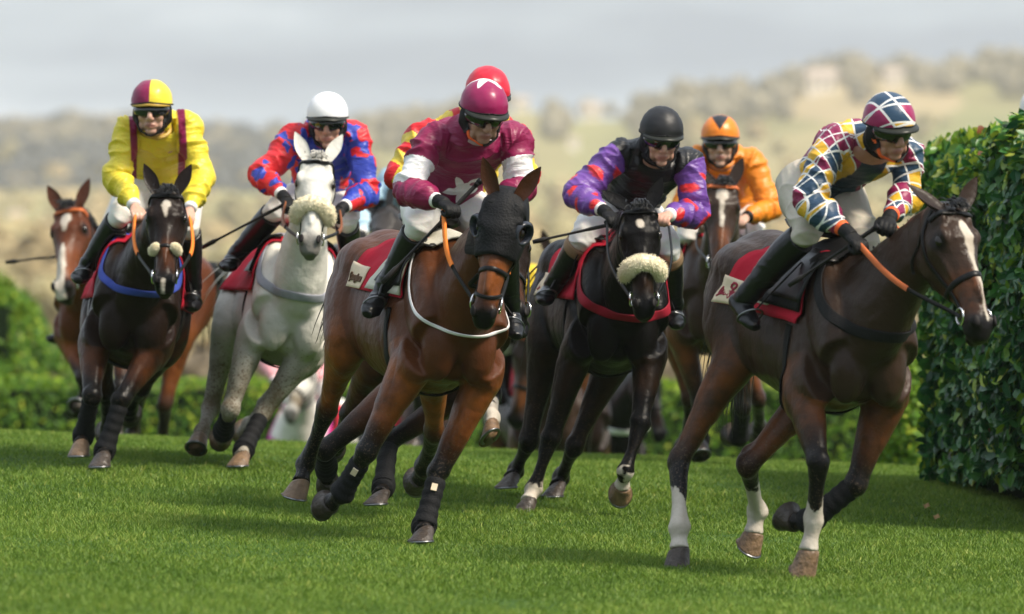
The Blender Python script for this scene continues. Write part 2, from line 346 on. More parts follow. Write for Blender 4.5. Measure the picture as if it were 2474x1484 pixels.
# ---- hills
RX = [-400, -170, -128, -100, -73, -53, -32, 2, 22, 43, 56, 70, 90, 110, 124, 168, 400]
RV = [285, 275, 266, 290, 302, 268, 252, 206, 236, 226, 172, 182, 166, 128, 140, 108, 90]
H_Y = [150, 230, 420, 800, 1300, 1900, 2500, 2800, 3100]
H_F = [-.0135, -.0095, -.0045, .0015, .0065, .0110, .0170, .0205, .0205]    # share of the way up, as slope seen from the course, for a ridge slope of .0205
def hill_z(x, y):
    rs = (742-np.interp(x*2800/np.maximum(y, 1), RX, RV)-48)/20609.0
    s = np.interp(y, H_Y, H_F); k = np.clip((y-600)/1900, 0, 1)
    s = s*(1-k)+np.minimum(s, .0205)*(rs/.0205)*k
    return CAMZ+s*y-np.clip((y-2850)/250, 0, 1)*40
def build_hills():
    ys = np.concatenate([np.linspace(130, 600, 24), np.linspace(640, 3100, 70)]); xr = np.linspace(-1, 1, 70); X, Y, Z = [], [], []
    for y in ys:
        for q in xr:
            x = q*(y*.16+60); X.append(x); Y.append(y)
    X, Y = np.array(X), np.array(Y); Z = hill_z(X, Y); Pn = np.stack([X, Y, Y*0], 1); Z = Z+fbm(Pn, .006, 3)*np.clip(Y/600, 0, 4)
    n = len(xr); mb = MB(); mb.add(np.stack([X, Y, Z], 1), [(i*n+j, i*n+j+1, (i+1)*n+j+1, (i+1)*n+j) for i in range(len(ys)-1) for j in range(n-1)])
    m = bpy.data.materials.new('fields'); m.use_nodes = True; t = m.node_tree; b = t.nodes['Principled BSDF']; tc = N(t, 'ShaderNodeTexCoord')
    mp = N(t, 'ShaderNodeMapping'); mp.inputs['Scale'].default_value = (1, .16, 0); t.links.new(tc.outputs['Object'], mp.inputs['Vector'])
    vo = N(t, 'ShaderNodeTexVoronoi', Scale=.018, Randomness=.9); t.links.new(mp.outputs[0], vo.inputs['Vector'])
    cr = N(t, 'ShaderNodeValToRGB'); s_ = N(t, 'ShaderNodeSeparateColor'); t.links.new(vo.outputs['Color'], s_.inputs[0]); t.links.new(s_.outputs[0], cr.inputs[0]); e = cr.color_ramp.elements
    e[0].color = (.33, .30, .13, 1); e[1].color = (.50, .39, .21, 1); k = e.new(.35); k.color = (.42, .35, .17, 1); k = e.new(.65); k.color = (.30, .30, .12, 1)
    nz = N(t, 'ShaderNodeTexNoise', Scale=.03, Detail=5.0); t.links.new(tc.outputs['Object'], nz.inputs['Vector'])
    hv = N(t, 'ShaderNodeMix', data_type='RGBA', blend_type='MULTIPLY'); hv.inputs['Factor'].default_value = .6; t.links.new(cr.outputs[0], hv.inputs['A']); t.links.new(nz.outputs['Fac'], hv.inputs['B'])
    t.links.new(hv.outputs['Result'], b.inputs['Base Color']); b.inputs['Roughness'].default_value = .95; b.inputs['Specular IOR Level'].default_value = .05
    o = mb.build('hills', m); tag(o, kind='structure')
    # woods: every crown a cluster of leafy faces; too far off to count
    r = np.random.default_rng(21)
    sets = {'ridge_wood': ([], (.33, .29, .20)), 'hillside_wood': ([], (.36, .31, .16)), 'autumn_wood': ([], (.46, .36, .19)), 'shade_tinted_wood': ([], (.125, .13, .125)), 'valley_wood': ([], (.17, .135, .09))}  # left ridge set coloured dark grey to stand in for a cloud's shadow
    def put(k, x, y, s): sets[k][0].append((x, y, s))
    for _ in range(520):
        y = r.uniform(2550, 2830); x = r.uniform(-.075, .075)*y
        put('ridge_wood', x, y, r.uniform(2.2, 4.6))
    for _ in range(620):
        y = r.uniform(2000, 2820); x = r.uniform(-.078, -.026)*y; put('shade_tinted_wood', x, y, r.uniform(2.3, 4.2))
    for _ in range(800):
        y = r.uniform(700, 2500); x = r.uniform(-.08, .08)*y
        if vnoise(np.array([[x*.6, y*.12, 0]]), .05, 8)[0] > -.25: put('hillside_wood' if r.random() < .62 else 'autumn_wood', x, y, r.uniform(1.6, 4.2))
    for _ in range(90):
        y = r.uniform(330, 800); x = r.uniform(-.08, .08)*y; put('hillside_wood' if r.random() < .5 else 'autumn_wood', x, y, r.uniform(1.2, 2.6))
    for _ in range(90):
        y = r.uniform(170, 260); x = r.uniform(-.075, .075)*y; put('valley_wood' if r.random() < .75 else 'autumn_wood', x, y, r.uniform(.5, 1.1))
    H_ = [(38, 540, 560, 5.2, 'low white house in the valley at the far left'), (500, 610, 620, 3.0, 'small white house in the valley right of the yellow jockey'), (1430, 290, 2150, 9, 'pale house on the slope above the hooded bay'), (1260, 265, 2300, 7, 'pale cottage beside the red cap'), (1985, 225, 2300, 13, 'long pink walled house high on the right slope'), (2160, 205, 2400, 9, 'small house high on the slope above the patterned cap'), (1385, 355, 1900, 5, 'little white house lower on the slope')]
    clear = []
    for u_, v_, D, w, lb in H_:
        for D in np.arange(260.0, 2800.0, 8.0):
            p = P(u_, v_, D)
            if float(hill_z(np.array([p.x]), np.array([D]))[0]) >= p.z: break
        clear.append((u_, D, w*(.55+.45*D/2200)))
    for k, (lst, col) in sets.items():
        lst = [q for q in lst if not any(q[1] < D+4 and D-q[1] < 500 and abs(q[0]/q[1]-(u_-CU)/F) < (w*.5+q[2])/D for u_, D, w in clear)]
        vv, tn = [], []
        for x, y, s in lst:
            c = np.array([x, y, float(hill_z(np.array([x]), np.array([y]))[0])+s*.75]); q = nrm(r.normal(0, 1, (150, 3))); rad = r.uniform(.55, 1.0, 150)[:, None]
            lob = 1+.35*vnoise(q*1.3+x, 1.4, 5)[:, None]; p = c+q*rad*lob*np.array([s, s, s*.95]); t1 = nrm(np.cross(q, r.normal(0, 1, (150, 3)))); t2 = np.cross(q, t1); z_ = s*.24
            vv.append(np.stack([p-t1*z_-t2*z_, p+t1*z_-t2*z_, p+t2*z_*1.2], 1)); tn.append(np.clip(.5+r.normal(0, .2, 150), 0, 1))
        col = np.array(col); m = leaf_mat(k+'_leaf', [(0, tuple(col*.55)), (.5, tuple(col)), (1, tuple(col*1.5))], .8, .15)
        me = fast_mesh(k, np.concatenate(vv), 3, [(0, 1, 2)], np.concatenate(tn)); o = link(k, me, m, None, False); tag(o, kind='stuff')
    # pale houses on the slope
    wl = mat('pale_render', (.78, .70, .58), rough=.9, var=.1); rf = mat('tiled_roof', (.44, .36, .30), rough=.9, var=.2); gl = mat('window_glass', (.03, .035, .04), rough=.2)
    for u_, v_, D, w, lb in H_:
        p = P(u_, v_, D)
        for D in np.arange(260.0, 2800.0, 8.0):
            p = P(u_, v_, D)
            if float(hill_z(np.array([p.x]), np.array([D]))[0]) >= p.z: break
        D = float(D); w = w*.62*(.55+.45*D/2200); zz = p.z; d, h, rh = w*.6, w*.55, w*.32; mb = MB(); z0 = min(zz, float(hill_z(np.array([p.x]), np.array([p.y]))[0]))-2
        mb.add(box8((p.x-w/2, D), (p.x+w/2, D), (p.x+w/2, D+d), (p.x-w/2, D+d), z0, zz+h), [(0, 1, 2, 3)[::-1], (4, 5, 6, 7), (0, 1, 5, 4), (1, 2, 6, 5), (2, 3, 7, 6), (3, 0, 4, 7)])
        o = mb.build('house', wl, None, False); tag(o, lb, 'house', 'pale houses on the hillside')
        mb = MB(); a = w*.06; mb.add([(p.x-w/2-a, D-a, zz+h), (p.x+w/2+a, D-a, zz+h), (p.x+w/2+a, D+d+a, zz+h), (p.x-w/2-a, D+d+a, zz+h), (p.x-w/2-a, D+d/2, zz+h+rh), (p.x+w/2+a, D+d/2, zz+h+rh)], [(0, 1, 5, 4), (2, 3, 4, 5), (0, 4, 3), (1, 2, 5), (0, 3, 2, 1)]); mb.build('roof', rf, o, False)
        for q in (-.3, 0, .3):
            mb = MB(); s = w*.055; mb.add(box8((p.x+q*w-s, D-.06), (p.x+q*w+s, D-.06), (p.x+q*w+s, D+.05), (p.x+q*w-s, D+.05), zz+h*.35, zz+h*.7), [(0, 1, 2, 3)[::-1], (4, 5, 6, 7), (0, 1, 5, 4), (1, 2, 6, 5), (2, 3, 7, 6), (3, 0, 4, 7)]); mb.build('window', gl, o, False)
def build_haze():
    mb = MB(); mb.add(box8((-700, -30), (700, -30), (700, 3300), (-700, 3300), CAMZ-60, CAMZ+112), [(0, 1, 2, 3)[::-1], (4, 5, 6, 7), (0, 1, 5, 4), (1, 2, 6, 5), (2, 3, 7, 6), (3, 0, 4, 7)])
    m = bpy.data.materials.new('haze_air'); m.use_nodes = True; t = m.node_tree; t.nodes.remove(t.nodes['Principled BSDF'])
    v = N(t, 'ShaderNodeVolumePrincipled', Density=HAZE_D, Anisotropy=.2); v.inputs['Color'].default_value = (.95, .97, .99, 1); t.links.new(v.outputs[0], t.nodes['Material Output'].inputs['Volume'])
    o = mb.build('haze', m, None, False); tag(o, kind='stuff')
HAZE_D = .00011
# ------------------------------------------------------------------ horses
HLEN = .63
def coat_material(name, body, dark, warm, rough=.31, dirt=None, mudk=.6, spec=.16):
    m = bpy.data.materials.new(name); m.use_nodes = True; t = m.node_tree; b = t.nodes['Principled BSDF']
    tc = N(t, 'ShaderNodeTexCoord')
    n1 = N(t, 'ShaderNodeTexNoise', Scale=7.0, Detail=5.0, Roughness=.6); t.links.new(tc.outputs['Object'], n1.inputs['Vector'])
    n2 = N(t, 'ShaderNodeTexNoise', Scale=160.0, Detail=2.0); t.links.new(tc.outputs['Object'], n2.inputs['Vector'])
    bc = np.array(body)
    c = mixc(t, n1.outputs['Fac'], tuple(bc*.58), tuple(np.clip(bc*1.36, 0, 1)))
    wn = N(t, 'ShaderNodeMath', operation='MULTIPLY'); t.links.new(attr_node(t, 'warm').outputs['Fac'], wn.inputs[0])
    wr = N(t, 'ShaderNodeMapRange'); wr.inputs['From Min'].default_value = .3 if dirt is None else .05; wr.inputs['From Max'].default_value = .62; t.links.new(n1.outputs['Fac'], wr.inputs['Value']); t.links.new(wr.outputs[0], wn.inputs[1])
    c = mixc(t, wn.outputs[0], c, warm)
    if dirt is not None:
        sp = N(t, 'ShaderNodeTexNoise', Scale=75.0, Detail=3.0, Roughness=.7); t.links.new(tc.outputs['Object'], sp.inputs['Vector'])
        th = N(t, 'ShaderNodeMath', operation='MULTIPLY_ADD'); t.links.new(attr_node(t, 'warm').outputs['Fac'], th.inputs[0]); th.inputs[1].default_value = -.22; th.inputs[2].default_value = .76
        g = N(t, 'ShaderNodeMath', operation='GREATER_THAN'); t.links.new(sp.outputs['Fac'], g.inputs[0]); t.links.new(th.outputs[0], g.inputs[1])
        sc2 = N(t, 'ShaderNodeMath', operation='MULTIPLY'); t.links.new(g.outputs[0], sc2.inputs[0]); sc2.inputs[1].default_value = .75
        c = mixc(t, sc2.outputs[0], c, dirt)
    c = mixc(t, attr_node(t, 'points').outputs['Fac'], c, dark)
    if dirt is None:   # dried mud flecks thrown up on legs and belly
        sp = N(t, 'ShaderNodeTexNoise', Scale=85.0, Detail=4.0, Roughness=.75); t.links.new(tc.outputs['Object'], sp.inputs['Vector'])
        th = N(t, 'ShaderNodeMath', operation='MULTIPLY_ADD'); t.links.new(attr_node(t, 'mud').outputs['Fac'], th.inputs[0]); th.inputs[1].default_value = -.14; th.inputs[2].default_value = .715
        g = N(t, 'ShaderNodeMath', operation='GREATER_THAN'); t.links.new(sp.outputs['Fac'], g.inputs[0]); t.links.new(th.outputs[0], g.inputs[1])
        g2 = N(t, 'ShaderNodeMath', operation='MULTIPLY'); t.links.new(g.outputs[0], g2.inputs[0]); g2.inputs[1].default_value = mudk
        c = mixc(t, g2.outputs[0], c, (.12, .085, .055))
    wm = thresh(t, attr_node(t, 'white').outputs['Fac'], n2.outputs['Fac'], .012, .006)
    wcol = mixc(t, n1.outputs['Fac'], (.24, .18, .12), (.72, .67, .59))
    c = mixc(t, wm, c, wcol)
    hv = N(t, 'ShaderNodeMix', data_type='RGBA', blend_type='MULTIPLY'); hv.inputs['Factor'].default_value = .35
    t.links.new(c, hv.inputs['A']); t.links.new(n2.outputs['Color'], hv.inputs['B'])
    t.links.new(c, b.inputs['Base Color'])
    rr = N(t, 'ShaderNodeMapRange'); rr.inputs['To Min'].default_value = rough-.08; rr.inputs['To Max'].default_value = rough+.14; t.links.new(n1.outputs['Fac'], rr.inputs['Value']); t.links.new(rr.outputs[0], b.inputs['Roughness'])
    b.inputs['Specular IOR Level'].default_value = spec
    b.inputs['Sheen Weight'].default_value = .0; b.inputs['Sheen Roughness'].default_value = .4
    n3 = N(t, 'ShaderNodeTexNoise', Scale=26.0, Detail=4.0, Roughness=.55); t.links.new(tc.outputs['Object'], n3.inputs['Vector'])
    mpz = N(t, 'ShaderNodeMapping'); mpz.inputs['Scale'].default_value = (70, 70, 16); mpz.inputs['Rotation'].default_value = (.25, .2, 0); t.links.new(tc.outputs['Object'], mpz.inputs['Vector'])
    hz_ = N(t, 'ShaderNodeTexNoise', Scale=1.0, Detail=4.0, Roughness=.65); t.links.new(mpz.outputs[0], hz_.inputs['Vector'])
    vn_ = N(t, 'ShaderNodeTexNoise', Scale=5.5, Detail=2.0, Distortion=1.5); t.links.new(tc.outputs['Object'], vn_.inputs['Vector'])
    pp_ = N(t, 'ShaderNodeMath', operation='PINGPONG'); pp_.inputs[1].default_value = .09; t.links.new(vn_.outputs['Fac'], pp_.inputs[0])
    bv = N(t, 'ShaderNodeBump', Strength=.10, Distance=.05); t.links.new(pp_.outputs[0], bv.inputs['Height'])
    bh = N(t, 'ShaderNodeBump', Strength=.30, Distance=.006); t.links.new(hz_.outputs['Fac'], bh.inputs['Height']); t.links.new(bv.outputs[0], bh.inputs['Normal'])
    bp = N(t, 'ShaderNodeBump', Strength=.36, Distance=.014); t.links.new(bh.outputs[0], bp.inputs['Normal']); t.links.new(n3.outputs['Fac'], bp.inputs['Height'])
    bp2 = N(t, 'ShaderNodeBump', Strength=.22, Distance=.003); t.links.new(n2.outputs['Fac'], bp2.inputs['Height']); t.links.new(bp.outputs[0], bp2.inputs['Normal'])
    t.links.new(bp2.outputs[0], b.inputs['Normal'])
    return m

M_ = {}
def mats():
    M_['eye'] = mat('eye_gloss', (.012, .008, .006), rough=.10, spec=.4, var=0)
    M_['hoof'] = mat('hoof_horn', (.045, .033, .025), rough=.42, spec=.4, var=.95, nscale=26, bump=.8, bscale=45)
    M_['hoof_pale'] = mat('pale_hoof_horn', (.17, .105, .058), rough=.45, spec=.4, var=.95, nscale=24, bump=.8, bscale=45)
    M_['hair_black'] = mat('black_horse_hair', (.006, .0055, .006), rough=.42, spec=.5, var=.4)
    M_['hair_white'] = mat('pale_horse_hair', (.52, .50, .46), rough=.5, var=.2)
    M_['leather'] = mat('black_leather', (.006, .0055, .0055), rough=.38, var=.3)
    M_['leather_brown'] = mat('brown_leather', (.20, .07, .025), rough=.45, var=.25)
    M_['boot'] = mat('black_boot_leather', (.005, .005, .006), rough=.28, spec=.35, var=.3, bump=.25, bscale=28)
    M_['metal_dark'] = mat('dull_steel', (.22, .22, .23), rough=.35, metal=1, var=.1)
    M_['metal'] = mat('polished_steel', (.72, .71, .69), rough=.22, metal=1, var=.05)
    M_['bandage'] = mat('black_bandage', (.007, .007, .008), rough=.75, var=.35, nscale=60, bump=.5, bscale=120)
    M_['orange_rubber'] = mat('orange_rein_rubber', (.86, .22, .03), rough=.6, var=.1)
    M_['rust_rubber'] = mat('rust_rein_rubber', (.52, .13, .04), rough=.6, var=.15)
    M_['sheepskin'] = mat('cream_sheepskin', (.84, .76, .56), rough=.95, spec=.1, var=.08, nscale=45, bump=.35, bscale=70)
    M_['cloth_red'] = mat('red_saddlecloth', (.42, .009, .028), rough=.8, var=.18, nscale=14, bump=.35, bscale=18)
    M_['cloth_cream'] = mat('cream_panel', (.68, .55, .40), rough=.8, var=.15)
    M_['print_white'] = mat('white_print', (.80, .78, .76), rough=.7, var=.05)
    M_['print_maroon'] = mat('maroon_print', (.28, .03, .05), rough=.7, var=.05)
    M_['print_brown'] = mat('brown_print', (.10, .05, .025), rough=.7, var=.05)
    M_['pad_cream'] = mat('stone_saddle_pad', (.52, .50, .42), rough=.8, var=.12, bump=.3, bscale=90)
    M_['pad_black'] = mat('black_saddle_pad', (.007, .0065, .007), rough=.7, var=.2, bump=.3, bscale=60)
    M_['hood'] = mat('black_hood_mesh', (.006, .006, .007), rough=.62, var=.3, bump=.4, bscale=90)
    M_['cup'] = mat('grey_eye_cup', (.03, .034, .045), rough=.25, var=.2)
    M_['white_web'] = mat('white_webbing', (.72, .70, .70), rough=.7, var=.1)
    M_['silver_web'] = mat('grey_elastic', (.30, .31, .36), rough=.6, var=.2)
    M_['red_web'] = mat('red_webbing', (.25, .008, .022), rough=.7, var=.15)
    M_['blue_web'] = mat('blue_webbing', (.035, .06, .30), rough=.65, var=.2)
    M_['pink_web'] = mat('magenta_webbing', (.62, .05, .36), rough=.7, var=.1)
    M_['nostril'] = mat('nostril_dark', (.008, .006, .006), rough=.6, var=0)
mats()

def ribbon(path, width, thick, nrml, mb):
    """flat strap along a path; nrml = per point outward normal"""
    p = np.asarray(path, float); t = nrm(np.gradient(p, axis=0)); nr = np.asarray(nrml, float)
    nr = nrm(nr - t*np.sum(nr*t, 1, keepdims=True)); lat = np.cross(t, nr); k = len(p)
    w, h = width/2, thick/2
    vs = np.stack([p+lat*w+nr*h*.4, p+lat*w*.8+nr*h, p-lat*w*.8+nr*h, p-lat*w+nr*h*.4, p-lat*w-nr*h, p+lat*w-nr*h], 1).reshape(-1, 3)
    fs = [(i*6+j, (i+1)*6+j, (i+1)*6+(j+1) % 6, i*6+(j+1) % 6) for i in range(k-1) for j in range(6)]
    fs += [(5, 4, 3, 2, 1, 0), tuple((k-1)*6+j for j in range(6))]
    mb.add(vs, fs)
def snap(path, bvh, off, ds=.014, smooth=2):
    p = np.asarray([tuple(x) for x in path], float)
    d = np.concatenate([[0], np.cumsum(np.linalg.norm(np.diff(p, axis=0), axis=1))])
    k = max(4, int(d[-1]/ds)); tt = np.linspace(0, d[-1], k)
    p = np.stack([np.interp(tt, d, p[:, i]) for i in range(3)], 1); nn = []
    for i in range(k):
        loc, n, _, _ = bvh.find_nearest(V(p[i]))
        if (V(p[i])-loc).dot(n) < 0 and False: n = -n
        p[i] = loc+n*off; nn.append(tuple(n))
    nn = np.array(nn)
    for _ in range(smooth):
        p[1:-1] = (p[:-2]+2*p[1:-1]+p[2:])/4; nn[1:-1] = nrm(nn[:-2]+2*nn[1:-1]+nn[2:])
    return p, nn
def strap(name, path, width, bvh, m, parent, off=.005, thick=.006, smooth=2):
    p, n = snap(path, bvh, off, smooth=smooth); mb = MB(); ribbon(p, width, thick, n, mb)
    return mb.build(name, m, parent)
def free_tube(name, pts, r, m, parent, n=8, seg=6, flat=None):
    mb = MB(); k = len(pts)
    d = V(pts[-1])-V(pts[0]); side = d.cross(V((0, 0, 1)))
    if side.length < 1e-4: side = V((1, 0, 0))
    side = side.normalized() if flat is None else flat
    rr = [r]*k if np.isscalar(r) or isinstance(r, tuple) else r
    loft(mb, pts, rr, side, n=n, seg=seg); return mb.build(name, m, parent)
def ring_in(c, axis_t, s, n, R, bvh, a0=0, a1=2*math.pi, k=40, outward=False):
    pts = []
    for i in range(k):
        a = a0+(a1-a0)*i/(k-1); d = s*math.cos(a)+n*math.sin(a)
        hit = bvh.ray_cast(c, d, R) if outward else bvh.ray_cast(c+d*R, -d, R*1.2)
        if hit[0] is not None: pts.append(hit[0])
    return pts
def fluffy(name, path, bvh, r, m, parent, off=.01):
    p, n = snap(path, bvh, off+r*.5, smooth=4)
    if p is None: return
    mb = MB(); k = len(p); env = [r*(.55+.45*min(1, 4*min(i, k-1-i)/k+.25)) for i in range(k)]
    loft(mb, p, env, n, n=14, seg=1)
    me = remesh(mb, .007, 2); a = vco(me); nr = vno(me)
    a = a+nr*(fbm(a, 75, 3, 2)*.0024)[:, None]; setco(me, a)
    o = link(name, me, m, parent)
    r = np.random.default_rng(4); a = vco(me); nr = vno(me); ii = r.integers(0, len(a), 2200)
    hair('fleece', a[ii]-nr[ii]*.004, nrm(nr[ii]+r.normal(0, .35, (2200, 3))), .017, 3, .0024, m, o, (0, 0, -.5), 9, curl=.12)
    return o

HORSES = {}
def make_horse(h):
    S = h.get('S', 1.0); D = h['D']
    yaw, pitch, roll = (math.radians(x) for x in (h['yaw'], h.get('pitch', 0), h.get('roll', 0)))
    R3 = (Matrix.Rotation(yaw, 3, 'Z') @ Matrix.Rotation(math.radians(-90), 3, 'Z') @ Matrix.Rotation(-pitch, 3, 'Y') @ Matrix.Rotation(roll, 3, 'X'))
    f, l, up = R3 @ V((1, 0, 0)), R3 @ V((0, 1, 0)), R3 @ V((0, 0, 1))
    W = P(h['withers'][0], h['withers'][1], D)
    bend = h.get('bend', 0.0)                     # sideways curve of the quarters
    def T(x, y, z):
        y = y + (bend*(x*x) if x < 0 else 0)
        return W + (f*x + l*y + up*(z-1.60))*S
    smp = []   # (points, radius, part, s)
    def rec(pts, rads, part, s):
        c = catmull([tuple(p) for p in pts], 6); r = catmull([np.mean(x) if not np.isscalar(x) else x for x in rads], 6)[:, 0]; sv = catmull(s, 6)[:, 0]
        smp.append((c, r, np.full(len(c), part), sv))
    mb = MB()
    # trunk
    K = [(.44, 1.20, 1.00, .07, 0), (.40, 1.33, .92, .15, .0), (.30, 1.44, .87, .205, .05), (.16, 1.555, .84, .225, .22), (.02, 1.60, .82, .245, .34), (-.14, 1.585, .815, .275, .32),
         (-.34, 1.525, .83, .30, .18), (-.55, 1.52, .87, .295, .14), (-.74, 1.565, .95, .275, .12), (-.90, 1.575, 1.02, .265, .10), (-1.05, 1.50, 1.06, .235, .08), (-1.17, 1.36, 1.10, .16, 0), (-1.21, 1.28, 1.16, .07, 0)]
    K = [(x, a, b, w*h.get('fat', .90), e) for x, a, b, w, e in K]
    tp = [T(x, 0, (a+b)/2) for x, a, b, w, e in K]; trr = [(w*S, (a-b)/2*S) for x, a, b, w, e in K]
    # loft runs from chest to rump: tangent = -x, so side = -l keeps "up" positive
    loft(mb, tp, trr, -l, n=26, egg=[e for *_, e in K]); rec(tp, [w*S for x, a, b, w, e in K], 0, [x for x, *_ in K])
    # neck
    poll = PL(*h['poll'][:2], T(.24, 0, 1.36), h.get('neckL', .80)*S, h['poll'][2] if len(h['poll']) > 2 else -1)
    muz = PL(*h['muzzle'][:2], poll, HLEN*S*h.get('headS', 1), h['muzzle'][2] if len(h['muzzle']) > 2 else -1)
    ht = (muz-poll).normalized(); hint = V(h.get('face', (0, -1, .5)))
    hn = (hint - ht*hint.dot(ht)).normalized()
    hs = hn.cross(ht)
    hn = Quaternion(ht, math.radians(h.get('hroll', 0))) @ hn; hs = hn.cross(ht)
    HS = S*h.get('headS', 1)
    def H(x, y, z): return poll + (ht*x + hs*y + hn*z)*HS
    b0, b1 = T(.12, 0, 1.26), T(.30, 0, 1.33)
    thr = H(.06, 0, -.085)
    mid = b1.lerp(thr, .5) + up*(.03*S)
    np_ = [b0, b1, b1.lerp(mid, .55)+up*.008, mid, mid.lerp(thr, .6)+up*.012, thr, H(.02, 0, -.05)]
    nr_ = [(.165, .30), (.155, .275), (.128, .22), (.105, .18), (.090, .15), (.080, .125), (.055, .07)]
    sides = [l, l, l.lerp(hs, .15), l.lerp(hs, .35), l.lerp(hs, .7), hs, hs]
    loft(mb, np_, [(a*S, b*S) for a, b in nr_], [tuple(x) for x in sides], n=22, egg=[0, .15, .25, .25, .2, .1, 0]); rec(np_, [a*S for a, b in nr_], 1, list(range(7)))
    # head
    HK = [(-.045, .00, -.09, .045, 0), (-.01, .028, -.15, .072, 0), (.06, .046, -.21, .092, -.05), (.14, .052, -.262, .101, -.28), (.20, .046, -.268, .098, -.30), (.27, .036, -.235, .079, -.22), (.34, .024, -.185, .061, -.1),
          (.42, .012, -.150, .053, 0), (.49, .002, -.138, .053, .05), (.55, -.012, -.145, .057, .05), (.60, -.035, -.145, .050, 0), (.63, -.062, -.125, .028, 0)]
    HK = [(x, a, b, w*1.07, e) for x, a, b, w, e in HK]
    loft(mb, [H(x, 0, (a+b)/2) for x, a, b, w, e in HK], [(w*HS, (a-b)/2*HS) for x, a, b, w, e in HK], hs, n=22, egg=[-e*-1 for *_, e in HK])
    rec([H(x, 0, (a+b)/2) for x, a, b, w, e in HK], [w*HS for x, a, b, w, e in HK], 2, [x for x, *_ in HK])
    ax = (ht, hs, hn); axT = (f, l, up)
    for s in (-1, 1):
        ball(mb, H(.17, .062*s, -.15), ax, (.10*HS, .034*HS, .095*HS))
        ball(mb, H(.150, .086*s, .004), ax, (.046*HS, .022*HS, .026*HS))
        loft(mb, [H(.19, .088*s, -.045), H(.28, .072*s, -.055), H(.37, .052*s, -.06)], [.017*HS, .019*HS, .010*HS], hs, n=8)
        ball(mb, H(.562, .040*s, -.040), ax, (.038*HS, .026*HS, .034*HS))
        ball(mb, H(.07, .070*s, -.02), ax, (.05*HS, .025*HS, .06*HS))
    ball(mb, H(.605, 0, -.075), ax, (.032*HS, .044*HS, .032*HS)); ball(mb, H(.585, 0, -.142), ax, (.038*HS, .036*HS, .024*HS))
    ball(mb, H(.30, 0, .012), ax, (.2*HS, .03*HS, .018*HS))
    # shoulder, breast and quarter muscles
    legs = {}
    for s, k in ((-1, 'R'), (1, 'L')):
        fl = h['fore'][k]; e0 = fl.get('elbow', (.13, .185, .95)); sh = fl.get('shoulder', (.36, .17, 1.13))
        shp, elb = T(sh[0], sh[1]*s, sh[2]), T(e0[0], e0[1]*s, e0[2])
        loft(mb, [T(-.02, .12*s, 1.50), T(.13, .155*s, 1.34), T(.28, .165*s, 1.20), shp], [(.055*S, .10*S), (.072*S, .15*S), (.080*S, .14*S), (.078*S, .10*S)], l, n=14)
        ball(mb, T(.355, .10*s, 1.06), axT, (.085*S, .095*S, .17*S))
        loft(mb, [T(.0, .175*s, 1.24), T(.05, .18*s, 1.09), elb], [(.07*S, .14*S), (.08*S, .14*S), (.075*S, .10*S)], l, n=14)
        car = PL(fl['j'][0][0], fl['j'][0][1], elb, fl.get('FL', .42)*S, fl['j'][0][2])
        fet = PL(fl['j'][1][0], fl['j'][1][1], car, fl.get('CL', .275)*S, fl['j'][1][2])
        toe = PL(fl['j'][2][0], fl['j'][2][1], fet, .185*S, fl['j'][2][2])
        legs[k+'F'] = leg_(mb, rec, 'F', k, s, l, S, shp, elb, car, fet, toe, h, f)
        hl = h['hind'][k]; t0 = hl.get('stifle', (-.62, .20, 1.00)); sti = T(t0[0], t0[1]*s, t0[2])
        hip = T(-.90, .13*s, 1.32)
        hok = PL(hl['j'][0][0], hl['j'][0][1], sti, hl.get('GL', .46)*S, hl['j'][0][2])
        fet = PL(hl['j'][1][0], hl['j'][1][1], hok, hl.get('CL', .36)*S, hl['j'][1][2])
        toe = PL(hl['j'][2][0], hl['j'][2][1], fet, .185*S, hl['j'][2][2])
        ball(mb, T(-.82, .13*s, 1.35), axT, (.30*S, .145*S, .17*S))
        ball(mb, T(-1.04, .115*s, 1.22), axT, (.13*S, .12*S, .24*S))
        legs[k+'H'] = leg_(mb, rec, 'H', k, s, l, S, hip, sti, hok, fet, toe, h, f)
    me = remesh(mb, h.get('voxel', .0095), 3 if not h.get('plain') else 6)
    if not h.get('plain'):      # soften the trunk and upper limbs, keep head and lower legs crisp
        a = vco(me).astype(float); rel = a-np.array(poll); xh = rel@np.array(ht)/HS; rr_ = np.linalg.norm(rel-np.outer(xh*HS, np.array(ht)), axis=1)/HS
        wgt = np.where((xh > .02) & (xh < .75) & (rr_ < .36), 1-ss(.04, .14, xh)*.92, 1.0)
        lzz = (a-np.array(W))@np.array(up)/S+1.6; wgt = wgt*(.15+.85*ss(.62, .85, lzz))
        wgt = np.where((xh > .02) & (rr_ < .36), wgt, np.where(lzz > .85, 1.0, wgt))
        to = bpy.data.objects.new('tmp', me); COL.objects.link(to); vg = to.vertex_groups.new(name='w')
        lv = np.round(wgt, 1)
        for q in np.unique(lv): vg.add(np.nonzero(lv == q)[0].tolist(), float(q), 'REPLACE')
        sm = to.modifiers.new('s', 'SMOOTH'); sm.factor = .5; sm.iterations = 18; sm.vertex_group = 'w'
        dg = bpy.context.evaluated_depsgraph_get(); dg.update(); me2 = bpy.data.meshes.new_from_object(to.evaluated_get(dg)); bpy.data.objects.remove(to); bpy.data.meshes.remove(me); me = me2
    a = vco(me); nr = vno(me)
    # ears join the body mesh
    em = MB(); ed = h.get('ears', ((-.80, .34, .42), (-.80, .34, .42)))
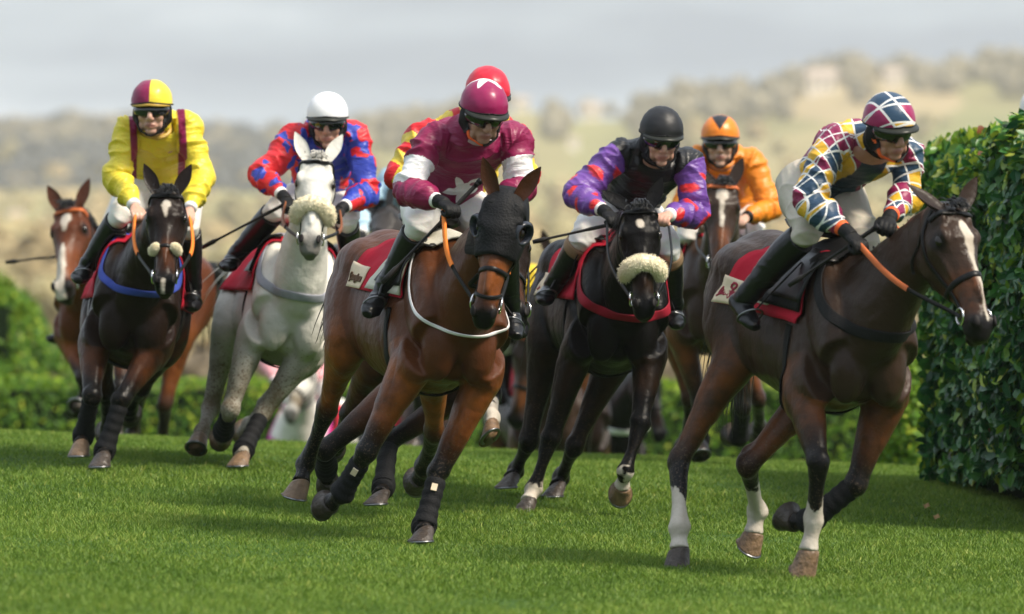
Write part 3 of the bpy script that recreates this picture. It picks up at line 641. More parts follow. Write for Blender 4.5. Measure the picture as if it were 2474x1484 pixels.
    for s, q in ((-1, ed[0]), (1, ed[1])):
        d = (ht*q[0]+hs*(q[1]*s)+hn*q[2]).normalized(); E = H(.015, .058*s, .018)
        sdv = -hs; L = .175*HS
        loft(em, [E-d*.02, E+d*L*.25, E+d*L*.52, E+d*L*.8, E+d*L], [(.024*HS, .024*HS), (.036*HS, .026*HS), (.036*HS, .020*HS), (.020*HS, .010*HS), (.002, .002)], sdv, n=16, seg=4, front=-.4)
    ev = np.concatenate(em.v)
    a = a + nr*(fbm(a, 9, 5, 2)*.0035 + vnoise(a, 24, 9)*.0014 - (1-np.abs(vnoise(a*np.array([1, 1, .55]), 8, 21)))**6*.004*(a[:, 2] > 0))[:, None]
    allv = np.vstack([a, ev])
    faces = [tuple(p.vertices) for p in me.polygons] + [tuple(i+len(a) for i in q) for q in em.f]
    bpy.data.meshes.remove(me)
    me = bpy.data.meshes.new('horse'); me.from_pydata(allv.tolist(), [], faces); me.update()
    nr = vno(me)
    # attributes from the nearest limb sample
    C = np.concatenate([s[0] for s in smp]).astype(np.float32); Rr = np.concatenate([s[1] for s in smp]).astype(np.float32)
    Pt = np.concatenate([s[2] for s in smp]); Sv = np.concatenate([s[3] for s in smp])
    part = np.empty(len(allv), int); sv = np.empty(len(allv))
    av = allv.astype(np.float32)
    for i in range(0, len(av), 8000):
        d = np.sqrt(((av[i:i+8000, None]-C[None])**2).sum(2))-Rr[None]; j = d.argmin(1); part[i:i+8000] = Pt[j]; sv[i:i+8000] = Sv[j]
    part[len(a):] = 9
    rel = allv-np.array(poll); hx, hy, hz = rel@np.array(ht)/HS, rel@np.array(hs)/HS, rel@np.array(hn)/HS
    loc = allv-np.array(W); lx, ly, lz = loc@np.array(f)/S, loc@np.array(l)/S, loc@np.array(up)/S+1.6
    pts = np.zeros(len(allv)); warm = np.zeros(len(allv)); white = np.full(len(allv), -1.0)
    fore = (part == 3) | (part == 4); hind = (part == 5) | (part == 6); head = part == 2
    pt = h.get('points', (.45, .95, .7, 1.1))
    pts = np.where(fore, ss(pt[0], pt[1], sv), pts); pts = np.where(hind, ss(pt[2], pt[3], sv), pts)
    pts = np.where(head, np.maximum(ss(.47, .58, hx)*h.get('muzzledark', 1), 0), pts)
    ed_ = np.minimum(np.sqrt((hx-.168)**2+(hy-.1)**2+(hz+.022)**2), np.sqrt((hx-.168)**2+(hy+.1)**2+(hz+.022)**2))
    pts = np.where(head, np.maximum(pts, .85*(1-ss(.025, .058, ed_))), pts)
    pts = np.where(part == 9, .35*h.get('eardark', 1), pts)
    if h.get('legs_points', 1) != 1: pts = np.where(fore | hind, pts*h['legs_points'], pts)
    warm = np.where(head, ss(.28, .40, hx)*(1-ss(.47, .56, hx)), warm)
    warm = np.where(fore, ss(-.6, .1, sv)*(1-ss(.5, 1.0, sv)), warm); warm = np.where(hind, ss(-.4, .2, sv), warm)
    if h.get('dirtmask'): warm = np.maximum(ss(1.30, .60, lz)*np.where(head, 0, 1), 0)
    for k, hgt in h.get('socks', {}).items():
        pi = {'RF': 3, 'LF': 4, 'RH': 5, 'LH': 6}[k]; white = np.where(part == pi, (sv-hgt)*.2+fbm(allv, 16, 2)*.045, white)
    if h.get('blaze'):
        bl = np.full(len(allv), -1.0)
        for (x0, y0, r0, x1, y1, r1) in h['blaze']:
            dx, dy = x1-x0, y1-y0; L2 = dx*dx+dy*dy+1e-9
            tt = np.clip(((hx-x0)*dx+(hy-y0)*dy)/L2, 0, 1)
            bl = np.maximum(bl, (r0+(r1-r0)*tt)-np.hypot(hx-x0-dx*tt, hy-y0-dy*tt))
        front = (nr@np.array(hn)) > .05
        white = np.where(head & front & (hz > -.14), np.maximum(white, bl+fbm(allv, 30, 4)*.006), white)
    fattr(me, 'mud', ss(1.15, .45, lz)*np.where(head | (part == 9), 0, 1)); fattr(me, 'points', pts); fattr(me, 'warm', warm); fattr(me, 'white', white)
    o = link('horse', me, h['coat']); tag(o, h['label'], 'horse', h.get('group', 'racehorses with their riders'))
    bvh = BVHTree.FromPolygons([tuple(x) for x in allv[:len(a)]], [q for q in faces if max(q) < len(a)])
    # eyes, nostrils
    if not h.get('plain'):
        for s in (-1, 1):
            e = MB(); ball(e, H(.168, .097*s, -.022), ax, (.027*HS, .017*HS, .021*HS), 16, 10); e.build('eye', M_['eye'], o)
            e = MB(); q = H(.575, .040*s, -.030); hit = bvh.find_nearest(q+hn*.03+hs*(.02*s))
            nn = hit[1]; t1 = ht.cross(nn).normalized(); t2 = nn.cross(t1)
            ball(e, hit[0]-nn*.0035, (t2, t1, nn), (.028*HS, .016*HS, .008*HS), 12, 7); e.build('nostril', M_['nostril'], o)
    # hooves, boots
    for k, L in legs.items():
        e = MB(); cor, toe, sd = L['cor'], L['toe'], L['side']; d = (toe-cor).normalized(); fw = d.cross(sd).normalized()
        # horn: long at the toe, short at the heel
        n = 18; rings = []
        rot = Quaternion(sd, math.radians(L.get('sole', 32)))
        sn = rot @ d; sf = sn.cross(sd).normalized()
        if sf.dot(fw) < 0: sf = -sf
        if k in h.get('flat', ()):
            sn = V((.04, .0, -1)).normalized(); sf = (f-sn*f.dot(sn)).normalized(); sd = sn.cross(sf)
        base = toe
        for tt, rr in ((-.02, .80), (0, .92), (.12, .95), (1, 1.18), (1.08, 1.12)):
            ring = []
            for j in range(n):
                ph = 2*math.pi*j/n; cs, sn_ = math.cos(ph), math.sin(ph)
                top = cor + sd*(.049*S*cs) + fw*(.053*S*sn_); bot = base - sf*(.03*S) + sd*(.060*S*cs) + sf*(.068*S*sn_)
                tq = min(max(tt, 0), 1); q = top.lerp(bot, tq)
                c0 = cor.lerp(base, tq); q = c0+(q-c0)*(rr if tt <= 0 or tt > 1 else 1)
                if tt > 1: q = q+sn*.006
                ring.append(q)
            rings.append(ring)
        vs = [tuple(q) for r_ in rings for q in r_]; m_ = len(rings)
        fs = [(i*n+j, i*n+(j+1) % n, (i+1)*n+(j+1) % n, (i+1)*n+j) for i in range(m_-1) for j in range(n)] + [tuple(range(n))[::-1], tuple((m_-1)*n+j for j in range(n))]
        e.add(vs, fs); ho = e.build('hoof', M_['hoof_pale' if k in h.get('palehoof', ()) else 'hoof'], o)
        if not h.get('plain'):
            e = MB(); n2 = 14; c = base+sn*.010-sf*.02*S
            pth = [c+sd*(.054*S*math.cos(p_))+sf*(.060*S*math.sin(p_)) for p_ in np.linspace(-.9, math.pi+.9, n2)]
            loft(e, pth, [(.006, .010)]*n2, [tuple(sn)]*n2, n=6, seg=1); e.build('horseshoe', M_['metal_dark'], ho)
        if k in h.get('boots', {}):
            bt = h['boots'][k]; e = MB(); A, B, F_ = L['knee'], L['fet'], L['cor']
            lo, hi = bt.get('span', (.12, 1.0)); pts_, rr_ = [], []
            for q in np.linspace(lo, hi, 11):
                pts_.append(A.lerp(B, q)); w = .047+.013*max(0, (q-.72)/.28)+(.004 if int(round((q-lo)/(hi-lo)*10)) % 2 else 0); rr_.append((w*S, (w+.007)*S))
            if bt.get('fet', 1): pts_.append(B.lerp(F_, .45)); rr_.append((.055*S, .058*S))
            loft(e, pts_, rr_, L['side'], n=16, seg=3); bo = e.build('leg_bandage', M_[bt.get('mat', 'bandage')], o)
            if bt.get('badge'):
                e = MB(); c = A.lerp(B, .35); nv = -ray(CU, CV).normalized(); nv = (nv-(B-A).normalized()*nv.dot((B-A).normalized())).normalized()
                t1 = (B-A).normalized(); t2 = t1.cross(nv); c = c+nv*(.060*S); q = .018
                vs = [c+t1*x+t2*y*.8+nv*z for z in (-.012, .004) for x, y in ((-q, -q), (q, -q), (q, q), (-q, q))]
                e.add([tuple(x) for x in vs], [(0, 1, 2, 3)[::-1], (4, 5, 6, 7), (0, 1, 5, 4), (1, 2, 6, 5), (2, 3, 7, 6), (3, 0, 4, 7)]); e.build('badge', M_['cloth_cream'], bo, False)
    inf = dict(o=o, T=T, H=H, f=f, l=l, up=up, ht=ht, hs=hs, hn=hn, S=S, HS=HS, bvh=bvh, legs=legs, poll=poll, W=W, spec=h, neck=np_)
    # bone report
    if 'rep' in globals():
        for k, L in legs.items(): rep.append((h['name'], k, [round(x, 2) for x in L['len']], round(L['toe'].z, 2), round(L['toe'].y, 2), round(ground_z(L['toe'].x, L['toe'].y), 2)))
        rep.append((h['name'], 'neck', round((poll-T(.24, 0, 1.36)).length, 2), 'head', round((muz-poll).length, 2), 'pollY', round(poll.y, 2), 'muzY', round(muz.y, 2)))
    HORSES[h['name']] = inf
    return inf

def leg_(mb, rec, kind, k, s, l, S, top, j1, j2, j3, toe, h, f):
    cor = j3.lerp(toe, .55)
    ln = [(j2-j1).length, (j3-j2).length, (toe-j3).length]
    if kind == 'F':
        pts = [top.lerp(j1, .55)-l*s*.01, j1, j1.lerp(j2, .28), j1.lerp(j2, .60), j1.lerp(j2, .87), j2, j2.lerp(j3, .14), j2.lerp(j3, .5), j2.lerp(j3, .83), j3, j3.lerp(cor, .5), cor]
        rad = [(.090, .15), (.090, .145), (.077, .112), (.056, .076), (.042, .049), (.047, .052), (.036, .041), (.0245, .034), (.028, .040), (.039, .050), (.027, .033), (.037, .042)]
        sv = [-.5, 0, .28, .6, .87, 1, 1.14, 1.5, 1.83, 2, 2.4, 2.8]
    else:
        pts = [top, top.lerp(j1, .5), j1, j1.lerp(j2, .28), j1.lerp(j2, .58), j1.lerp(j2, .86), j2, j2.lerp(j3, .12), j2.lerp(j3, .5), j2.lerp(j3, .84), j3, j3.lerp(cor, .5), cor]
        rad = [(.13, .25), (.135, .22), (.105, .15), (.082, .112), (.056, .076), (.039, .058), (.044, .060), (.036, .049), (.0265, .037), (.028, .042), (.040, .051), (.028, .034), (.038, .043)]
        sv = [-1, -.5, 0, .28, .58, .86, 1, 1.12, 1.5, 1.84, 2, 2.4, 2.8]
    g = h.get('legfat', 1.06)
    # a common sideways axis, square to the whole limb
    chain = (toe-j1); sd = (l - chain.normalized()*l.dot(chain.normalized())).normalized()
    gs = [g*(1+.24*float(ss(.3, 1.2, q))) for q in sv]
    loft(mb, pts, [(a*S*q, b*S*q) for (a, b), q in zip(rad, gs)], sd, n=16, seg=4)
    rec(pts, [a*S*.9 for a, b in rad], {'RF': 3, 'LF': 4, 'RH': 5, 'LH': 6}[k+kind], sv)
    d2 = (j3-j2).normalized(); back = -(d2.cross(sd)).normalized()
    if kind == 'H':   # point of hock and achilles line
        u2 = (j1-j2).normalized(); bk = (-(u2*.4+d2*.0)+back).normalized() if False else back
        hk = j2+back*(.062*S)-d2*(.03*S)
        loft(mb, [j2.lerp(j3, .06)+back*.03*S, hk, j2.lerp(j1, .2)+back*.055*S, j2.lerp(j1, .48)+back*.05*S], [.022*S, .022*S, .015*S, .02*S], sd, n=10)
    else:
        ball(mb, j2+back*(.038*S)-d2*.01*S, (sd, back, d2), (.026*S, .022*S, .035*S))
    ball(mb, j3+back*(.030*S), (sd, back, d2), (.030*S, .022*S, .030*S))
    return dict(knee=j2, fet=j3, cor=cor, toe=toe, side=sd, len=ln, elbow=j1)
# ------------------------------------------------------------------ the field of horses
G_Y = [0, 20, 31, 34, 36.5, 39, 41, 43.5, 45.2, 47.2, 49.5, 52, 53.5, 56, 58, 61, 64, 70, 80, 100, 140, 200]
G_Z = [-1.45, -1.38, -1.30, -1.25, -1.235, -1.205, -1.175, -1.125, -1.085, -.985, -.925, -.905, -.915, -1.08, -1.32, -1.70, -2.0, -2.28, -2.6, -3.0, -3.4, -3.6]
def ground_z(x, y):
    return CAMZ + float(np.interp(y, G_Y, G_Z)) - .04*x
rep = []
def build_horses():
    bay = coat_material('bay_coat', (.080, .026, .009), (.004, .0038, .0038), (.24, .070, .015))
    dkbay = coat_material('dark_bay_coat', (.014, .0075, .005), (.004, .0038, .0038), (.075, .024, .008), mudk=.4, spec=.12)
    brown = coat_material('brown_coat', (.034, .019, .012), (.006, .005, .005), (.135, .044, .014))
    black = coat_material('black_coat', (.0042, .0033, .003), (.003, .003, .0032), (.020, .010, .005), mudk=.3, spec=.10, rough=.34)
    grey = coat_material('grey_coat', (.64, .62, .56), (.06, .055, .05), (.15, .12, .075), rough=.62, dirt=(.10, .065, .035))
    ltbay = coat_material('bright_bay_coat', (.095, .027, .009), (.010, .007, .006), (.19, .055, .015))
    dkgrey = coat_material('iron_grey_coat', (.036, .031, .029), (.01, .009, .009), (.05, .04, .034))
    make_horse(dict(name='R', D=39.5, S=1.0, withers=(2048, 592), yaw=22, pitch=-7, roll=-3, poll=(2290, 500, -1), neckL=.76, muzzle=(2396, 798, -1), headS=1.06, face=(.55, -.8, .25), hroll=0, ears=((-.72, .62, -.15), (-.70, .50, .25)),
        fore=dict(R=dict(elbow=(.08, .19, .93), j=[(1975, 1118, -1), (1966, 1254, 1), (1944, 1392, -1)]), L=dict(elbow=(.20, .18, .95), j=[(2066, 1170, -1), (1958, 1258, 1), (1892, 1262, 1)])),
        hind=dict(R=dict(stifle=(-.70, .20, .98), j=[(1640, 1112, 1), (1640, 1276, -1), (1640, 1368, -1)]), L=dict(stifle=(-.50, .19, .92), j=[(1806, 1121, 1), (1829, 1236, 1), (1814, 1330, 1)])),
        socks=dict(RF=1.80, RH=1.55, LH=1.38), blaze=[(.12, .012, .018, .17, .016, .024), (.17, .016, .022, .30, .014, .010), (.30, .014, .008, .56, .012, .002)], coat=brown, boots=dict(LF=dict(span=(.10, .95))), palehoof=('RF', 'LH'), flat=('RH',),
        label='dark brown racehorse with white blaze and white socks beside the hedge'))
    make_horse(dict(name='M', D=41.5, S=1.0, withers=(1085, 566), yaw=19, pitch=-4, roll=-6, poll=(1225, 468, -1), neckL=.78, muzzle=(1160, 782, -1), headS=1.04, face=(.08, -1, .35), hroll=8, ears=((-.8, .42, .25), (-.8, .42, .25)),
        fore=dict(R=dict(elbow=(.20, .19, .93), j=[(884, 1092, -1), (826, 1192, 1), (778, 1236, 1)]), L=dict(elbow=(.24, .18, .93), j=[(1058, 1142, -1), (1025, 1268, -1), (1020, 1304, -1)])),
        hind=dict(R=dict(stifle=(-.72, .22, 1.00), j=[(790, 985, 1), (738, 1122, 1), (716, 1200, -1)]), L=dict(stifle=(-.55, .18, .95), j=[(1050, 1040, 1), (1022, 1130, 1), (1006, 1180, 1)])),
        socks={}, coat=bay, boots=dict(RF=dict(span=(.25, 1.02), fet=0, badge=1), LF=dict(span=(.15, 1.05), badge=1)), palehoof=('RH',), flat=('LF',),
        label='bay racehorse in a black blinker hood leading in the middle'))
    make_horse(dict(name='Y', D=47.5, S=1.0, withers=(356, 552), yaw=2, pitch=0, roll=-8, poll=(403, 462, -1), neckL=.82, muzzle=(396, 692, -1), face=(0, -1, .25), ears=((-.85, .38, .25), (-.85, .42, .25)),
        fore=dict(R=dict(elbow=(.12, .20, .93), j=[(221, 958, -1), (202, 1050, 1), (190, 1098, -1)]), L=dict(elbow=(.24, .14, .95), j=[(293, 968, -1), (254, 1085, -1), (240, 1124, -1)])),
        hind=dict(R=dict(j=[(255, 940, 1), (262, 1030, 1), (255, 1060, 1)]), L=dict(j=[(345, 930, 1), (315, 985, 1), (312, 1015, 1)])),
        blaze=[(.105, 0, .016, .115, 0, .020), (.12, 0, .010, .19, 0, .001), (.58, -.008, .007, .62, -.008, .008)], coat=dkbay, boots=dict(RF=dict(span=(.05, 1.05)), LF=dict(span=(.10, 1.05))), palehoof=('RF',), flat=('LF', 'RF'),
        label='nearly black racehorse with blue breastgirth and white star at left'))
    make_horse(dict(name='G', D=48.0, S=1.0, withers=(728, 556), yaw=7, pitch=0, roll=-9, poll=(766, 384, -1), neckL=.84, muzzle=(747, 592, -1), face=(0, -1, .35), ears=((-.85, .42, .25), (-.85, .42, .25)),
        fore=dict(R=dict(elbow=(.22, .20, .95), j=[(556, 988, -1), (540, 1040, 1), (530, 1072, 1)]), L=dict(elbow=(.20, .12, .93), j=[(634, 1000, -1), (590, 1085, -1), (575, 1122, -1)])),
        hind=dict(R=dict(stifle=(-.60, .26, 1.02), j=[(508, 984, 1), (488, 1045, -1), (476, 1074, -1)]), L=dict(stifle=(-.55, .2, .95), j=[(640, 985, 1), (600, 1030, 1), (582, 1055, 1)])),
        socks={}, coat=grey, points=(3, 4, 3, 4), muzzledark=.8, eardark=0, dirtmask=1, boots=dict(RF=dict(span=(.30, 1.05)), LF=dict(span=(.15, 1.05))), palehoof=('RF', 'LF', 'RH', 'LH'), flat=('LF',),
        label='mud splashed grey racehorse with cream sheepskin noseband'))
    make_horse(dict(name='B', D=45.5, S=1.0, withers=(1500, 556), yaw=10, pitch=-2, roll=-6, poll=(1542, 497, -1), neckL=.80, muzzle=(1560, 752, -1), face=(.06, -1, .25), ears=((-.55, .62, -.1), (-.85, .40, .20)),
        fore=dict(R=dict(elbow=(.14, .19, .94), j=[(1330, 1060, -1), (1288, 1182, 1), (1264, 1240, -1)]), L=dict(elbow=(.26, .18, .95), j=[(1546, 1022, -1), (1511, 1138, -1), (1496, 1206, 1)])),
        hind=dict(R=dict(stifle=(-.62, .22, .97), j=[(1278, 1062, 1), (1246, 1138, 1), (1224, 1174, -1)]), L=dict(stifle=(-.55, .16, .95), j=[(1388, 1075, 1), (1355, 1155, 1), (1336, 1196, -1)])),
        socks=dict(RF=1.92, LF=2.2), blaze=[(.12, 0, .012, .14, 0, .013)], coat=black, boots={}, palehoof=('LF',), flat=('RF', 'LH', 'RH'),
        label='black racehorse with cream sheepskin noseband and red breastgirth'))
    make_horse(dict(name='O', D=51.5, S=1.0, withers=(1740, 545), yaw=4, pitch=0, roll=-5, poll=(1745, 440, -1), neckL=.82, muzzle=(1738, 655, -1), face=(.03, -1, .3), ears=((-.6, .62, -.1), (-.85, .30, .2)), voxel=.012,
        fore=dict(R=dict(elbow=(.12, .19, .93), j=[(1690, 975, -1), (1690, 1060, 1), (1692, 1092, -1)]), L=dict(elbow=(.22, .18, .95), j=[(1794, 985, -1), (1786, 1050, 1), (1765, 1062, 1)])),
        hind=dict(R=dict(j=[(1665, 960, 1), (1660, 1060, 1), (1655, 1095, 1)]), L=dict(j=[(1830, 960, 1), (1835, 1030, 1), (1830, 1060, 1)])),
        blaze=[(.10, 0, .028, .125, 0, .028), (.125, 0, .022, .19, 0, .008), (.19, 0, .009, .33, 0, .004)], coat=brown, boots=dict(RF=dict(span=(.1, 1.05)), LF=dict(span=(.1, 1.05))),
        label='brown racehorse with spoon shaped white blaze under the orange jockey'))
    make_horse(dict(name='K', D=44.0, S=1.0, withers=(1100, 600), yaw=16, pitch=-2, roll=-5, poll=(1222, 532, -1), neckL=.82, muzzle=(1252, 770, -1), ears=((-.2,.5,-.8),(-.2,.5,-.8)), face=(.1, -1, .3), voxel=.012,
        fore=dict(R=dict(elbow=(.30, .19, .98), j=[(786, 1086, -1), (788, 1130, 1), (786, 1182, 1)], FL=.44), L=dict(elbow=(.16, .10, .90), j=[(938, 1072, -1), (926, 1176, -1), (910, 1214, -1)])),
        hind=dict(R=dict(j=[(842, 1000, 1), (815, 1070, 1), (805, 1100, 1)]), L=dict(j=[(1190, 950, 1), (1188, 1010, -1), (1186, 1046, -1)])),
        socks=dict(LH=1.5), coat=dkbay, boots=dict(RF=dict(span=(.2, 1.0)), LF=dict(span=(-.3, 1.02))), palehoof=('LH',), flat=('LF',),
        label='dark bay racehorse half hidden behind the hooded bay'))
    make_horse(dict(name='L', D=55.5, S=1.0, withers=(280, 575), yaw=-24, pitch=0, roll=-4, poll=(170, 500, -1), neckL=.80, muzzle=(142, 704, -1), headS=1.12, face=(-.35, -1, .25), ears=((-.85, .42, .25), (-.85, .38, .25)), voxel=.013,
        fore=dict(R=dict(elbow=(.2, .2, .95), j=[(202, 915, -1), (200, 980, 1), (182, 975, -1)]), L=dict(elbow=(.12, .19, .93), j=[(290, 935, -1), (285, 1020, 1), (280, 1070, -1)])),
        hind=dict(R=dict(j=[(340, 950, 1), (320, 1050, 1), (315, 1085, -1)]), L=dict(j=[(400, 975, 1), (392, 1075, 1), (386, 1110, -1)])),
        blaze=[(.10, 0, .020, .13, 0, .026), (.13, 0, .016, .20, -.003, .004), (.30, -.0, .005, .42, -.008, .022), (.42, -.008, .022, .62, -.014, .026)], coat=ltbay, boots={},
        label='bright bay racehorse with red browband looking out at far left'))

    far = dict(plain=True, voxel=.018, smooth=6)
    def bgh(name, D, wi, yaw, poll, muz, coat, label, face=(0, -1, .3), **kw):
        wu, wv = wi; k = F/D
        q = lambda dx, h: (wu+dx*k, wv+h*k)
        fo = {s: dict(j=[(*q(o, 1.12), -1), (*q(o-.03, 1.36), 1), (*q(o-.06, 1.50), -1)]) for s, o in (('R', -.2), ('L', .14))}
        hi_ = {s: dict(j=[(*q(o, 1.08), 1), (*q(o-.02, 1.40), 1), (*q(o-.04, 1.55), -1)]) for s, o in (('R', -.22), ('L', .2))}
        make_horse(dict(name=name, D=D, withers=wi, yaw=yaw, roll=-4, poll=poll, neckL=.80, muzzle=muz, face=face, fore=fo, hind=hi_, coat=coat, label=label, **{**far, **kw}))
    bgh('N1', 58, (965, 560), 20, (928, 505, -1), (892, 606, -1), dkgrey, 'dark horse peering out between the grey and the hooded bay', face=(-.6, -.8, .3))
    bgh('N2', 71, (748, 950), -12, (738, 872, -1), (692, 1000, -1), grey, 'pale grey horse with magenta breastgirth seen under the leading grey', face=(-.3, -1, .3), points=(3, 4, 3, 4), muzzledark=.9, eardark=0)
    bgh('N3', 61, (1325, 850), 10, (1288, 800, -1), (1234, 1050, -1), brown, 'brown horse with dark muzzle in the gap right of the hooded bay', face=(-.2, -1, .3), headS=1.12)
    bgh('N4', 69, (1480, 905), 12, (1560, 885, -1), (1606, 1060, -1), black, 'iron grey horse with white breastgirth below the black horse', face=(.5, -1, .3))
    bgh('N6', 66, (1395, 870), 8, (1400, 800, -1), (1390, 990, -1), dkbay, 'dark horse low between the legs of the black horse')
    bgh('N7', 70, (1030, 940), 14, (1065, 880, -1), (1070, 1050, -1), dkbay, 'dark horse far back under the belly of the hooded bay', face=(.2, -1, .3))
    bgh('N5', 61, (1350, 660), 5, (1345, 612, -1), (1330, 800, -1), brown, 'brown horse with pale browband behind the black boot of the black and purple jockey')
# ------------------------------------------------------------------ tack
def torus(mb, c, a, b, R, r, n=20, k=6):
    vs = []; a, b = V(a).normalized(), V(b).normalized(); w = a.cross(b)
    for i in range(n):
        t = 2*math.pi*i/n; d = a*math.cos(t)+b*math.sin(t)
        for j in range(k):
            p = 2*math.pi*j/k; vs.append(tuple(V(c)+d*(R+r*math.cos(p))+w*(r*math.sin(p))))
    mb.add(vs, [(i*k+j, ((i+1) % n)*k+j, ((i+1) % n)*k+(j+1) % k, i*k+(j+1) % k) for i in range(n) for j in range(k)])
def patch(name, hi, x0, x1, a0, a1, nx, na, m, parent, off=.014, cz=1.25, shape=None, thick=.008):
    """cloth draped on the barrel: rays from the trunk axis outwards"""
    T, l, up, bvh = hi['T'], hi['l'], hi['up'], hi['bvh']; g = []
    for i in range(nx+1):
        row = []
        for j in range(na+1):
            sx, sa = i/nx, j/na; x = x0+(x1-x0)*sx; a = a0+(a1-a0)*sa
            if shape: x, a = shape(x, a)
            c = T(x, 0, cz); d = (l*math.sin(a)+up*math.cos(a)).normalized()
            h = bvh.ray_cast(c, d, 1.2); p = h[0] if h[0] is not None else c+d*.3
            row.append((p+d*off, d))
        g.append(row)
    A = np.array([[tuple(q[0]) for q in r] for r in g]); Dn = np.array([[tuple(q[1]) for q in r] for r in g])
    for _ in range(3):
        A[1:-1] = (A[:-2]+2*A[1:-1]+A[2:])/4
    A = A+Dn*(fbm(A.reshape(-1, 3), 14, 8)*.006).reshape(A.shape[0], -1)[..., None]
    n = (nx+1)*(na+1); vs = np.vstack([(A+Dn*thick/2).reshape(-1, 3), (A-Dn*thick/2).reshape(-1, 3)]); q = na+1
    fs = [(i*q+j, i*q+j+1, (i+1)*q+j+1, (i+1)*q+j) for i in range(nx) for j in range(na)]
    fs += [tuple(x+n for x in f[::-1]) for f in fs]
    ed = [i*q for i in range(nx+1)]+[nx*q+j for j in range(1, q)]+[i*q+na for i in range(nx-1, -1, -1)]+[j for j in range(na-1, 0, -1)]
    fs += [(ed[i], ed[(i+1) % len(ed)], ed[(i+1) % len(ed)]+n, ed[i]+n) for i in range(len(ed))]
    mb = MB(); mb.add(vs, fs); return mb.build(name, m, parent)
def stroke_on(name, hi, pts, w, m, parent, off, cz=1.25, shape=None):
    """raised thread or print drawn on the cloth, points (x, angle)"""
    T, l, up, bvh = hi['T'], hi['l'], hi['up'], hi['bvh']; P_, Nn = [], []
    for x, a in catmull(pts, 5):
        if shape: x, a = shape(x, a)
        c = T(x, 0, cz); d = (l*math.sin(a)+up*math.cos(a)).normalized(); h = bvh.ray_cast(c, d, 1.2)
        P_.append(tuple((h[0] if h[0] is not None else c+d*.3)+d*off)); Nn.append(tuple(d))
    mb = MB(); ribbon(P_, w, .004, Nn, mb); return mb.build(name, m, parent)

